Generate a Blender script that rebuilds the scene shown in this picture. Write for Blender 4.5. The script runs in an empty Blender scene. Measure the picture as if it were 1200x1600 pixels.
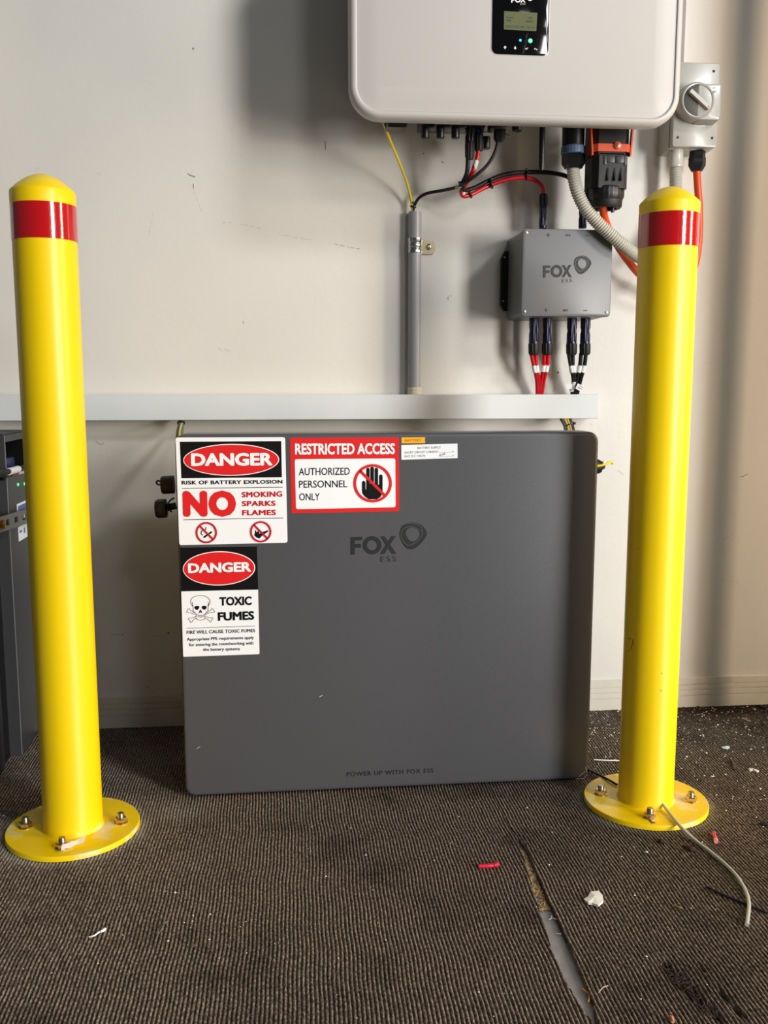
import bpy, bmesh, math, random
import numpy as np
from mathutils import Vector, Matrix
random.seed(7); rng = np.random.default_rng(7)
scene = bpy.context.scene
COL = scene.collection
PI = math.pi

# ------------------------------------------------------------------ camera
FPX = 1457.455
CAM_H, CAM_D, PITCH, YAW = 0.7034, 1.8831, 0.13890, 0.10158
cyw, syw, cpt, spt = math.cos(YAW), math.sin(YAW), math.cos(PITCH), math.sin(PITCH)
FWD = Vector((syw*cpt, cyw*cpt, -spt)); RGT = Vector((cyw, -syw, 0)); UP = RGT.cross(FWD)
CAM = Vector((0, -CAM_D, CAM_H))
cam_data = bpy.data.cameras.new('camera'); cam = bpy.data.objects.new('camera', cam_data); COL.objects.link(cam)
cam_data.sensor_fit = 'VERTICAL'; cam_data.sensor_height = 36.0; cam_data.lens = FPX/1600*36.0
cam_data.clip_start = 0.02
m = Matrix((RGT, UP, -FWD)).transposed().to_4x4(); m.translation = CAM
cam.matrix_world = m; scene.camera = cam

# ------------------------------------------------------------------ world, lights, exposure
w = bpy.data.worlds.new('world'); scene.world = w; w.use_nodes = True
w.node_tree.nodes['Background'].inputs[0].default_value = (0.80, 0.90, 1.0, 1)
w.node_tree.nodes['Background'].inputs[1].default_value = 0.07

def area(name, loc, target, sx, sy, energy, color):
    l = bpy.data.lights.new(name, 'AREA'); l.shape = 'RECTANGLE'; l.size = sx; l.size_y = sy
    l.energy = energy; l.color = color
    o = bpy.data.objects.new(name, l); COL.objects.link(o); o.location = loc
    d = Vector(target) - Vector(loc); o.rotation_euler = d.to_track_quat('-Z', 'Y').to_euler()
    return o
area('door_daylight', (4.0, -5.0, 1.75), (0.2, 0, 0.7), 0.95, 2.7, 215, (1.0, 0.98, 0.95))
area('low_fill', (3.0, -3.5, 0.55), (0.2, 0, 0.5), 0.7, 0.9, 48, (1.0, 0.97, 0.92))  # fill light added to brighten the lower wall
area('upper_window', (4.1, -4.6, 4.4), (0.3, 0, 0.9), 1.0, 0.7, 120, (0.97, 0.98, 1.0))
area('ceiling_lamp', (1.15, -3.6, 2.4), (0.2, 0, 0.7), 0.5, 0.3, 10, (0.96, 0.98, 1.0))
area('side_window', (2.6, -1.2, 1.2), (0.3, 0, 0.7), 0.28, 1.7, 33, (1.0, 0.75, 0.52))
scene.view_settings.view_transform = 'Standard'; scene.view_settings.look = 'None'
scene.view_settings.exposure = 0.14; scene.view_settings.gamma = 1.0
scene.view_settings.use_curve_mapping = False

# ------------------------------------------------------------------ measuring helpers: a sight line of the photo met with a real plane
def ray(px, py): return FWD*FPX + RGT*(px-600) - UP*(py-800)
def at(px, py, Y): d = ray(px, py); return CAM + d*((Y-CAM.y)/d.y)
def atz(px, py, z=0.0): d = ray(px, py); return CAM + d*((z-CAM.z)/d.z)
def atx(px, py, x): d = ray(px, py); return CAM + d*((x-CAM.x)/d.x)

# ------------------------------------------------------------------ materials
def lin(c):
    return tuple((v/255/12.92 if v/255 <= .04045 else ((v/255+.055)/1.055)**2.4) for v in c) + (1,)
MATS = {}
def mat(name, rgb, rough=.5, metal=0, bump=0, bscale=200, var=0, vscale=6, coat=0, emit=0, trans=0, alpha=1, dist=.001):
    if name in MATS: return MATS[name]
    M = bpy.data.materials.new(name); M.use_nodes = True; nt = M.node_tree; b = nt.nodes['Principled BSDF']
    b.inputs['Base Color'].default_value = lin(rgb); b.inputs['Roughness'].default_value = rough
    b.inputs['Metallic'].default_value = metal; b.inputs['Coat Weight'].default_value = coat
    b.inputs['Coat Roughness'].default_value = .08
    b.inputs['Transmission Weight'].default_value = trans
    if emit:
        b.inputs['Emission Color'].default_value = lin(rgb); b.inputs['Emission Strength'].default_value = emit
    tc = nt.nodes.new('ShaderNodeTexCoord')
    if bump:
        n = nt.nodes.new('ShaderNodeTexNoise'); n.inputs['Scale'].default_value = bscale; n.inputs['Detail'].default_value = 3
        bp = nt.nodes.new('ShaderNodeBump'); bp.inputs['Strength'].default_value = bump; bp.inputs['Distance'].default_value = dist
        nt.links.new(tc.outputs['Object'], n.inputs['Vector']); nt.links.new(n.outputs['Fac'], bp.inputs['Height']); nt.links.new(bp.outputs['Normal'], b.inputs['Normal'])
    if var:
        n = nt.nodes.new('ShaderNodeTexNoise'); n.inputs['Scale'].default_value = vscale; n.inputs['Detail'].default_value = 5
        mx = nt.nodes.new('ShaderNodeMix'); mx.data_type = 'RGBA'
        c = lin(rgb); mx.inputs[6].default_value = c; mx.inputs[7].default_value = tuple(v*(1-var) for v in c[:3])+(1,)
        nt.links.new(tc.outputs['Object'], n.inputs['Vector'])
        cr = nt.nodes.new('ShaderNodeMapRange'); cr.inputs[1].default_value = .35; cr.inputs[2].default_value = .7
        nt.links.new(n.outputs['Fac'], cr.inputs[0]); nt.links.new(cr.outputs[0], mx.inputs[0]); nt.links.new(mx.outputs[2], b.inputs['Base Color'])
    MATS[name] = M; return M

WALL = mat('wall_paint', (226, 222, 213), .42, bump=.25, bscale=90, var=.07, vscale=2.5)
SKIRT = mat('skirting_paint', (218, 212, 198), .45, var=.14, vscale=9)
BLACK = mat('black_plastic', (17, 17, 19), .35)
RUBBER = mat('black_rubber', (13, 13, 14), .55)
PRINT_BLACK = mat('black_print', (6, 6, 7), .6)
PRINT_BLACK.node_tree.nodes['Principled BSDF'].inputs['Specular IOR Level'].default_value = .2
LOGO_BLACK = mat('black_logo_ink', (20, 23, 24), .55)
WHITE_STICK = mat('white_vinyl', (246, 248, 249), .5)
RED_STICK = mat('red_vinyl', (222, 1, 3), .7)
RED_DARK = mat('dark_red_print', (198, 10, 30), .45)
STEEL = mat('galvanised_steel', (185, 188, 190), .25, metal=1, bump=.1, bscale=120)
ZINC = mat('yellow_zinc', (228, 205, 180), .25, metal=1, var=.25, vscale=150)
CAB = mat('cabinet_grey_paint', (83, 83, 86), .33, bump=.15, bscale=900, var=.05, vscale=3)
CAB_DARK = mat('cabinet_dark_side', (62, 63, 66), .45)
WHITE_CASE = mat('white_inverter_paint', (190, 187, 183), .33)
GREY_CASE = mat('grey_abs', (178, 175, 165), .28, coat=.12)
GREY_DIAL = mat('dial_grey', (84, 82, 78), .5)
PVC = mat('grey_pvc', (160, 163, 166), .3)
BEIGE = mat('beige_pvc', (214, 208, 190), .4)
TRUNK = mat('trunking_plastic', (222, 226, 226), .38, var=.06, vscale=8)
HOSE = mat('hose_grey', (196, 193, 180), .4)
ORANGE = mat('orange_sheath', (226, 78, 22), .4)
ORANGE_P = mat('orange_plastic', (214, 84, 40), .4)
RED_W = mat('red_cable', (205, 18, 36), .35)
YELLOW_W = mat('yellow_cable', (230, 200, 30), .4)
GREEN_W = mat('green_cable', (20, 110, 60), .4)
NAVY = mat('navy_plastic', (22, 24, 66), .3)
BLUE_RING = mat('slate_blue_plastic', (84, 108, 140), .45)
JB = mat('junction_box_grey', (108, 110, 113), .36)
SLEEVE = mat('white_sleeve', (232, 232, 232), .5)
TAPE = mat('red_reflective_tape', (188, 5, 14), .14, bump=.3, bscale=220, coat=.6, dist=.0006)
LOGO_WHITE = mat('white_print', (235, 235, 235), .5)
SCUFF = mat('scuff_mark', (150, 146, 137), .7)
SCUFF_L = mat('light_scuff_mark', (196, 191, 181), .7)
SCUFF_D = mat('dark_scuff_mark', (70, 66, 60), .7)

# yellow paint with dried cement smears towards the base plate
def yellow_paint():
    M = bpy.data.materials.new('yellow_powder_coat'); M.use_nodes = True; nt = M.node_tree; b = nt.nodes['Principled BSDF']
    b.inputs['Roughness'].default_value = .36
    tc = nt.nodes.new('ShaderNodeTexCoord'); n = nt.nodes.new('ShaderNodeTexNoise'); n.inputs['Scale'].default_value = 26; n.inputs['Detail'].default_value = 6
    nt.links.new(tc.outputs['Object'], n.inputs['Vector'])
    sep = nt.nodes.new('ShaderNodeSeparateXYZ'); nt.links.new(tc.outputs['Object'], sep.inputs[0])
    fall = nt.nodes.new('ShaderNodeMapRange'); fall.inputs[1].default_value = 0.0; fall.inputs[2].default_value = 0.055; fall.inputs[3].default_value = .0; fall.inputs[4].default_value = -.35
    nt.links.new(sep.outputs[2], fall.inputs[0])
    ad = nt.nodes.new('ShaderNodeMath'); ad.operation = 'ADD'; nt.links.new(n.outputs['Fac'], ad.inputs[0]); nt.links.new(fall.outputs[0], ad.inputs[1])
    cr = nt.nodes.new('ShaderNodeMapRange'); cr.inputs[1].default_value = .50; cr.inputs[2].default_value = .64; cr.inputs[4].default_value = .7
    nt.links.new(ad.outputs[0], cr.inputs[0])
    mx = nt.nodes.new('ShaderNodeMix'); mx.data_type = 'RGBA'; mx.inputs[6].default_value = lin((250, 213, 0)); mx.inputs[7].default_value = lin((236, 226, 190))
    nt.links.new(cr.outputs[0], mx.inputs[0]); nt.links.new(mx.outputs[2], b.inputs['Base Color'])
    return M
YELLOW = yellow_paint()
TAPE.node_tree.nodes['Principled BSDF'].inputs['Coat IOR'].default_value = 2.0

# ------------------------------------------------------------------ object helpers
def tag(o, label=None, cat=None, group=None, kind=None):
    if label: o['label'] = label
    if cat: o['category'] = cat
    if group: o['group'] = group
    if kind: o['kind'] = kind
    return o
def root(name, loc, label, cat, group=None):
    o = bpy.data.objects.new(name, None); COL.objects.link(o); o.location = loc; o.empty_display_size = .02
    return tag(o, label, cat, group)
def origin_of(o):
    v = Vector((0, 0, 0))
    while o is not None: v += Vector(o.location); o = o.parent
    return v
def smooth(me, ang=40):
    me.polygons.foreach_set('use_smooth', [True]*len(me.polygons))
    try: me.set_sharp_from_angle(angle=math.radians(ang))
    except Exception: pass
def obj(name, geo, material, parent=None, label=None, sm=True, kind=None):
    """geo: a bmesh or a mesh in world space; shifted so the origin is the parent's base or the shape's own base"""
    if isinstance(geo, bmesh.types.BMesh):
        me = bpy.data.meshes.new(name); bmesh.ops.recalc_face_normals(geo, faces=geo.faces); geo.to_mesh(me); geo.free()
    else: me = geo; me.name = name
    if parent is None:
        n = len(me.vertices); co = np.empty(n*3); me.vertices.foreach_get('co', co); co = co.reshape(-1, 3)
        off = Vector(((co[:, 0].min()+co[:, 0].max())/2, (co[:, 1].min()+co[:, 1].max())/2, co[:, 2].min()))
    else: off = origin_of(parent)
    me.transform(Matrix.Translation(-off))
    if sm: smooth(me)
    me.materials.append(material)
    o = bpy.data.objects.new(name, me); COL.objects.link(o)
    if parent is None: o.location = off
    else: o.parent = parent
    if label: o['label'] = label
    if kind: o['kind'] = kind
    return o
def BM(): return bmesh.new()
def box(bm, x0, x1, y0, y1, z0, z1, bev=0, seg=2):
    t = bmesh.new()
    r = bmesh.ops.create_cube(t, size=1)
    for v in t.verts: v.co = Vector((x0+(v.co.x+.5)*(x1-x0), y0+(v.co.y+.5)*(y1-y0), z0+(v.co.z+.5)*(z1-z0)))
    if bev: bmesh.ops.bevel(t, geom=t.edges[:], offset=bev, segments=seg, affect='EDGES', profile=.5)
    merge(bm, t); return bm
def merge(bm, t, M=None):
    me = bpy.data.meshes.new('t'); t.to_mesh(me); t.free()
    if M is not None: me.transform(M)
    bm.from_mesh(me); bpy.data.meshes.remove(me)
def loops(bm, ls, cap0=True, cap1=True, close=True):
    rows = [[bm.verts.new(p) for p in l] for l in ls]
    n = len(rows[0]); rng_ = range(n) if close else range(n-1)
    for a, b in zip(rows, rows[1:]):
        for i in rng_:
            j = (i+1) % n
            bm.faces.new((a[i], a[j], b[j], b[i]))
    if cap0: bm.faces.new(list(reversed(rows[0])))
    if cap1: bm.faces.new(rows[-1])
    return bm
def lathe(bm, prof, c=(0, 0, 0), axis='z', n=32, ribs=0, ribd=0, hexa=False):
    """prof: (radius, along) list; axis direction a unit vector or 'z'"""
    ax = Vector((0, 0, 1)) if axis == 'z' else Vector(axis).normalized()
    u = ax.orthogonal().normalized() if axis != 'z' else Vector((1, 0, 0)); v = ax.cross(u); c = Vector(c)
    ls = []
    for r, h in prof:
        l = []
        for i in range(n):
            a = 2*PI*i/n; rr = r
            if hexa: rr = r*math.cos(PI/6)/math.cos((a % (PI/3))-PI/6)
            if ribs: rr = r*(1 - ribd*(.5+.5*math.cos(ribs*a)))
            l.append(c + ax*h + (u*math.cos(a)+v*math.sin(a))*max(rr, 1e-5))
        ls.append(l)
    return loops(bm, ls)
def rrloop(x0, x1, z0, z1, r, y, n=6):
    r = max(r, 1e-4); pts = []
    for cx, cz, a0 in ((x1-r, z1-r, 0), (x0+r, z1-r, PI/2), (x0+r, z0+r, PI), (x1-r, z0+r, 3*PI/2)):
        for i in range(n+1):
            a = a0+PI/2*i/n; pts.append(Vector((cx+r*math.cos(a), y, cz+r*math.sin(a))))
    return pts
def rr(bm, x0, x1, z0, z1, r, prof, n=7):
    """rounded rectangle in XZ swept through a profile of (inset, y)"""
    return loops(bm, [rrloop(x0+i, x1-i, z0+i, z1-i, r-i, y, n) for i, y in prof])
def catmull(P, step=8):
    P = [Vector(p) for p in P]
    if len(P) == 2: return [P[0].lerp(P[1], i/step) for i in range(step+1)]
    Q = [P[0]*2-P[1]] + P + [P[-1]*2-P[-2]]; out = []
    for i in range(1, len(Q)-2):
        a, b, c, d = Q[i-1:i+3]
        for k in range(step):
            t = k/step
            out.append(.5*((2*b)+(c-a)*t+(2*a-5*b+4*c-d)*t*t+(3*b-a-3*c+d)*t**3))
    out.append(P[-1]); return out
def tube(bm, P, r, n=12, step=8, rfun=None, dense=None):
    pts = catmull(P, step)
    if dense:   # resample evenly
        L = [0]
        for a, b in zip(pts, pts[1:]): L.append(L[-1]+(b-a).length)
        N = int(L[-1]/dense)+1; out = []; k = 0
        for i in range(N+1):
            s = L[-1]*i/N
            while k < len(L)-2 and L[k+1] < s: k += 1
            out.append(pts[k].lerp(pts[k+1], (s-L[k])/max(L[k+1]-L[k], 1e-9)))
        pts = out
    T = [(pts[min(i+1, len(pts)-1)]-pts[max(i-1, 0)]).normalized() for i in range(len(pts))]
    u = T[0].orthogonal().normalized(); ls = []
    for i, (p, t) in enumerate(zip(pts, T)):
        u = (u - t*u.dot(t)).normalized(); v = t.cross(u)
        rad = rfun(i, len(pts)) if rfun else r
        ls.append([p+(u*math.cos(2*PI*k/n)+v*math.sin(2*PI*k/n))*rad for k in range(n)])
    return loops(bm, ls)
def prism(bm, pts, off):
    """closed outline extruded by the vector off"""
    a = [bm.verts.new(p) for p in pts]; b = [bm.verts.new(Vector(p)+off) for p in pts]; n = len(a)
    f1 = bm.faces.new(a); f2 = bm.faces.new(list(reversed(b)))
    for i in range(n): bm.faces.new((a[i], b[i], b[(i+1) % n], a[(i+1) % n]))
    f1.normal_update(); f2.normal_update()
    bmesh.ops.triangulate(bm, faces=[f1, f2], ngon_method='EAR_CLIP')
    return bm
def ribbon(bm, P, wdt, nrm, closed=False, th=.0002):
    """thin flat painted line along P lying on a plane with normal nrm"""
    P = [Vector(p) for p in P]; n = len(P); L = []; R = []
    for i in range(n):
        if closed: t = P[(i+1) % n]-P[i-1]
        else: t = P[min(i+1, n-1)]-P[max(i-1, 0)]
        s = t.normalized().cross(nrm)*wdt/2
        L.append(bm.verts.new(P[i]+s)); R.append(bm.verts.new(P[i]-s))
    for i in range(n if closed else n-1):
        j = (i+1) % n; bm.faces.new((L[i], L[j], R[j], R[i]))
    return bm
# flat print: text from Blender's own built-in font turned into a mesh
_cap = {}
def text_raw(s, bold, spacing=1.0):
    c = bpy.data.curves.new('t', 'FONT'); c.body = s; c.size = 1; c.offset = min(bold, 0); c.space_character = spacing; c.resolution_u = 3
    o = bpy.data.objects.new('t', c); COL.objects.link(o)
    dg = bpy.context.evaluated_depsgraph_get(); me = bpy.data.meshes.new_from_object(o.evaluated_get(dg))
    bpy.data.objects.remove(o); bpy.data.curves.remove(c)
    if bold > 0:
        src = me; bm = bmesh.new()
        for k_, (dx, dy) in enumerate(((0, 0), (1, 0), (-1, 0), (0, .8), (0, -.8), (.7, .6), (-.7, .6), (.7, -.6), (-.7, -.6))):
            t = src.copy(); t.transform(Matrix.Translation((dx*bold, dy*bold, k_*.01))); bm.from_mesh(t); bpy.data.meshes.remove(t)
        me = bpy.data.meshes.new('t'); bm.to_mesh(me); bm.free(); bpy.data.meshes.remove(src)
    return me
def cap_height(bold):
    if bold not in _cap:
        me = text_raw('H', bold); ys = [v.co.y for v in me.vertices]; _cap[bold] = (min(ys), max(ys)); bpy.data.meshes.remove(me)
    return _cap[bold]
def text(s, bl, br, tl, m_, parent, bold=0.0, spacing=1.0, name='lettering', lift=Vector((0, -.0004, 0))):
    me = text_raw(s, bold, spacing); n = len(me.vertices); co = np.empty(n*3); me.vertices.foreach_get('co', co); co = co.reshape(-1, 3)
    x0, x1 = co[:, 0].min(), co[:, 0].max(); y0, y1 = cap_height(bold)
    U = np.array(br)-np.array(bl); V = np.array(tl)-np.array(bl)
    V = V - U*(V@U)/(U@U)
    out = np.array(bl)+((co[:, 0:1]-x0)/(x1-x0))*U + ((co[:, 1:2]-y0)/(y1-y0))*V + np.array(lift) + co[:, 2:3]*np.array([[0, -.0008, 0]])
    me.vertices.foreach_set('co', out.ravel()); me.update()
    return obj(name, me, m_, parent, sm=False)
class Crop:
    """pixels of an enlarged crop of the photo -> points of a real plane"""
    def __init__(s, ox, oy, sc, f): s.ox, s.oy, s.sc, s.f = ox, oy, sc, f
    def __call__(s, x, y, lift=0): p = s.f(s.ox+x/s.sc, s.oy+y/s.sc); p.y -= lift; return p
    def text(s, t, bl, br, tl, m_, par, bold=0, sp=1.0, lift=.0006, name='lettering'):
        return text(t, s(*bl), s(*br), s(*tl), m_, par, bold, sp, name, Vector((0, -lift, 0)))
    def poly(s, pts, m_, par, lift, th=.0003, name='panel', label=None):
        bm = BM(); prism(bm, [s(x, y, lift) for x, y in pts], Vector((0, th, 0))); return obj(name, bm, m_, par, label, sm=False)
    def line(s, pts, wpx, m_, par, lift, closed=False, name='line', curve=0):
        P = [s(x, y, lift) for x, y in pts]
        wv = (s(pts[0][0]+wpx, pts[0][1])-s(*pts[0])).length
        if curve:
            if closed: P = catmull(P[-2:]+P+P[:2], curve)[2*curve:-2*curve-1+0]; P = P[:len(pts)*curve]
            else: P = catmull(P, curve)
        bm = BM(); ribbon(bm, P, wv, Vector((0, -1, 0)), closed); return obj(name, bm, m_, par, sm=False)
def ell(cx, cy, rx, ry, n=48, a0=0, a1=2*PI): return [(cx+rx*math.cos(a0+(a1-a0)*i/n), cy+ry*math.sin(a0+(a1-a0)*i/n)) for i in range(n)]
def rquad(q, r, n=4):
    """quad given TL,TR,BR,BL with rounded corners"""
    out = []; q = [Vector((x, y)) for x, y in q]
    for i in range(4):
        p = q[i]; a = (q[i-1]-p).normalized()*r; b = (q[(i+1) % 4]-p).normalized()*r
        for k in range(n+1):
            t = k/n; out.append(tuple(p+a*(1-t)**2+b*t**2))
    return out
def ring_mesh(cr, cx, cy, ro, ri, m_, par, lift, name='ring'):
    bm = BM(); n = 48; A = [bm.verts.new(cr(x, y, lift)) for x, y in ell(cx, cy, ro, ro, n)]; B = [bm.verts.new(cr(x, y, lift)) for x, y in ell(cx, cy, ri, ri, n)]
    for i in range(n): j = (i+1) % n; bm.faces.new((A[i], A[j], B[j], B[i]))
    return obj(name, bm, m_, par, sm=False)
def smooth_closed(pts, k=4):
    P = [Vector((x, y, 0)) for x, y in pts]; n = len(P); out = []
    for i in range(n):
        a, b, c, d = P[i-1], P[i], P[(i+1) % n], P[(i+2) % n]
        for j in range(k):
            t = j/k; q = .5*((2*b)+(c-a)*t+(2*a-5*b+4*c-d)*t*t+(3*b-a-3*c+d)*t**3); out.append((q.x, q.y))
    return out
def logo(f, parent, ink, back, lift=.0006):
    """maker's mark: FOX, swirl ring and ESS; f maps the mark's own drawing coordinates to the plane"""
    bm = BM()
    F = [(135, 292), (270, 290), (270, 330), (182, 332), (182, 375), (255, 373), (255, 417), (182, 418), (182, 497), (135, 500)]
    X = [(483, 285), (535, 285), (573, 345), (612, 282), (662, 282), (598, 382), (668, 487), (615, 488), (573, 420), (532, 490), (480, 490), (546, 384)]
    for P in (F, X): prism(bm, [f(x, y, lift) for x, y in P], Vector((0, .0002, 0)))
    def band(O, I):
        A = [bm.verts.new(f(x, y, lift)) for x, y in O]; B = [bm.verts.new(f(x, y, lift)) for x, y in I]; n = len(A)
        for i in range(n): j = (i+1) % n; bm.faces.new((A[i], A[j], B[j], B[i]))
    band(ell(386, 388, 108, 106), ell(386, 388, 60, 60))
    O = []; I = []
    outer = smooth_closed([(1027, 240), (1000, 315), (930, 392), (860, 435), (800, 428), (748, 375), (716, 300), (710, 235), (735, 170), (790, 135), (860, 120), (960, 150)], 4)
    inner = smooth_closed([(947, 255), (930, 302), (895, 335), (855, 346), (818, 325), (795, 295), (780, 255), (786, 220), (805, 195), (840, 180), (885, 184), (928, 210)], 4)
    band(outer, inner)
    o = obj('emblem', bm, ink, parent, sm=False)
    loop = smooth_closed([(972, 235), (955, 290), (905, 345), (850, 380), (800, 388), (755, 345), (727, 290), (730, 235), (755, 195), (800, 174), (850, 170), (905, 190)], 4)
    arc = [(800, 135), (850, 128), (915, 145), (960, 180), (975, 225)]
    bm = BM(); wv = (f(8, 0)-f(0, 0)).length
    ribbon(bm, [f(x, y, lift+.0003) for x, y in loop], wv, Vector((0, -1, 0)), True)
    ribbon(bm, catmull([f(x, y, lift+.0003) for x, y in arc], 5), wv, Vector((0, -1, 0)))
    obj('emblem_line', bm, back, parent, sm=False)
    text('ESS', f(485, 582), f(668, 576), f(485, 522), ink, parent, -.008, 1.3, lift=Vector((0, -lift, 0)))

# ================================================================== SETTING
# slab under the carpet, grey and scraped, seen through the open seam
bm = BM(); box(bm, -1.6, 2.0, -2.3, .1, -.06, -.0065)
tag(obj('floor', bm, mat('grey_slab', (176, 176, 178), .4, bump=.3, bscale=60, var=.25, vscale=40), sm=False), kind='structure')
bm = BM(); box(bm, -1.6, 2.0, 0, .08, -.06, 2.3)
wall = tag(obj('wall_back', bm, WALL, sm=False), kind='structure')
# skirting with four grooves, one moulded length
prof = [(0, 0), (-.0045, 0), (-.0045, .0245), (-.0022, .0252), (-.0022, .0268), (-.0045, .0275), (-.0045, .0378), (-.0022, .0385), (-.0022, .040), (-.0045, .0407), (-.0045, .0495), (-.0022, .0502), (-.0022, .0517), (-.0045, .0524), (-.0045, .0655), (-.0025, .0668), (0, .0668)]
bm = BM(); loops(bm, [[Vector((x, y, z)) for y, z in prof] for x in (-1.6, 2.0)])
tag(obj('baseboard_back', bm, SKIRT, sm=False), kind='structure')
# unseen post added right of the picture; it shades the strip of wall at the right edge
bm = BM(); box(bm, 1.04, 1.066, -.112, -.09, -.0065, 2.2, .002)
tag(obj('light_blocker_1', bm, mat('grey_post_paint', (150, 150, 146), .4), sm=False), kind='structure')

bm = BM(); box(bm, 1.065, 1.30, -.37, -.34, -.0065, 2.2, .003)  # second unseen post, added to keep white light off the right wall
tag(obj('light_blocker_2', bm, mat('grey_post_paint', (150, 150, 146), .4), sm=False), kind='structure')
# unseen lintel and jambs added to cut daylight off the upper wall, behind and right of the camera
bm = BM(); t = BM(); box(t, -1.1, 1.1, -.05, .05, 1.62, 1.90, .004)
for x_ in (-1.1, 1.02): box(t, x_, x_+.08, -.05, .05, -.0065, 1.64, .004)
merge(bm, t, Matrix.Translation((2.05, -2.30, 0)) @ Matrix.Rotation(math.radians(41), 4, 'Z'))
tag(obj('light_blocker_3', bm, mat('grey_post_paint', (150, 150, 146), .4), sm=False), kind='structure')

# scuffs and pin holes on the wall
def wmark(pts, wd, m_=SCUFF, name='scuff_mark'):
    bm = BM(); P = [at(x, y, 0) for x, y in pts]
    for p in P: p.y = -.0004
    D = catmull(P, 10) if len(P) > 2 else [P[0].lerp(P[1], k/8) for k in range(9)]
    for a_, b_ in zip(D, D[1:]):
        if (P[0]-P[-1]).length > .025 and random.random() < .35: continue
        o_ = Vector((0, 0, random.uniform(-.3, .3)*wd)); ribbon(bm, [a_+o_, b_+o_*.5], wd*random.uniform(.4, 1), Vector((0, -1, 0)))
    obj(name, bm, m_, wall, sm=False)
def wdot(px, py, r, m_=SCUFF_D):
    bm = BM(); c = at(px, py, 0); lathe(bm, [(r, 0), (r*.8, .0006), (.0001, .0007)], c, (0, -1, 0), 10); obj('pin_hole', bm, m_, wall)
wdot(302, 76, .0022, SCUFF); wdot(302, 76, .001); wdot(872, 582, .0019); wdot(700, 466, .0014, SCUFF); wdot(662, 240, .0012)
for P, wd, mm in (([(293, 271), (300, 275), (305, 276)], .003, SCUFF), ([(302, 287), (302.5, 295)], .0012, SCUFF_D), ([(508, 220), (508.5, 234)], .0012, SCUFF_D),
             ([(303, 300), (315, 330)], .0005, SCUFF_L), ([(240, 331), (234, 360), (231, 378)], .0006, SCUFF_L),
             ([(345, 347), (375, 350), (408, 357)], .0013, SCUFF_L), ([(432, 362), (458, 371), (500, 376)], .0010, SCUFF_L), ([(522, 381), (545, 386), (562, 389)], .0014, SCUFF),
             ([(380, 501), (380.5, 506)], .0011, SCUFF), ([(690, 253), (694, 254)], .0015, SCUFF_D), ([(700, 470), (701, 463), (706, 462)], .0009, SCUFF),
             ([(152, 270), (157, 273)], .001, SCUFF_L), ([(53, 261), (57, 265), (62, 262)], .001, SCUFF_L), ([(1156, 745), (1162, 744), (1168, 740)], .0013, SCUFF_D),
             ([(1128, 843), (1137, 839), (1145, 835)], .0008, SCUFF), ([(1122, 907), (1140, 908), (1155, 910)], .0012, SCUFF_L), ([(1150, 912), (1163, 920), (1170, 932)], .0009, SCUFF_L),
             ([(966, 735), (974, 742)], .0008, SCUFF_L), ([(150, 689), (156, 694), (163, 692)], .003, SCUFF_L), ([(146, 711), (176, 714)], .0008, SCUFF_L),
             ([(350, 545), (360, 549)], .001, SCUFF_L), ([(1170, 472), (1178, 473)], .001, SCUFF_L), ([(212, 992), (264, 993)], .0008, SCUFF), ([(1107, 568), (1112, 566)], .0009, SCUFF_L),
             ([(340, 543), (348, 549)], .0008, SCUFF_L), ([(173, 992), (192, 991)], .0008, SCUFF), ([(905, 663), (908, 658)], .0008, SCUFF_L), ([(922, 661), (926, 666)], .0008, SCUFF_L)):
    wmark(P, wd, mm)
wdot(231, 1073, .0013); wdot(263, 989, .0018); wdot(192, 992, .0012)

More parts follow.
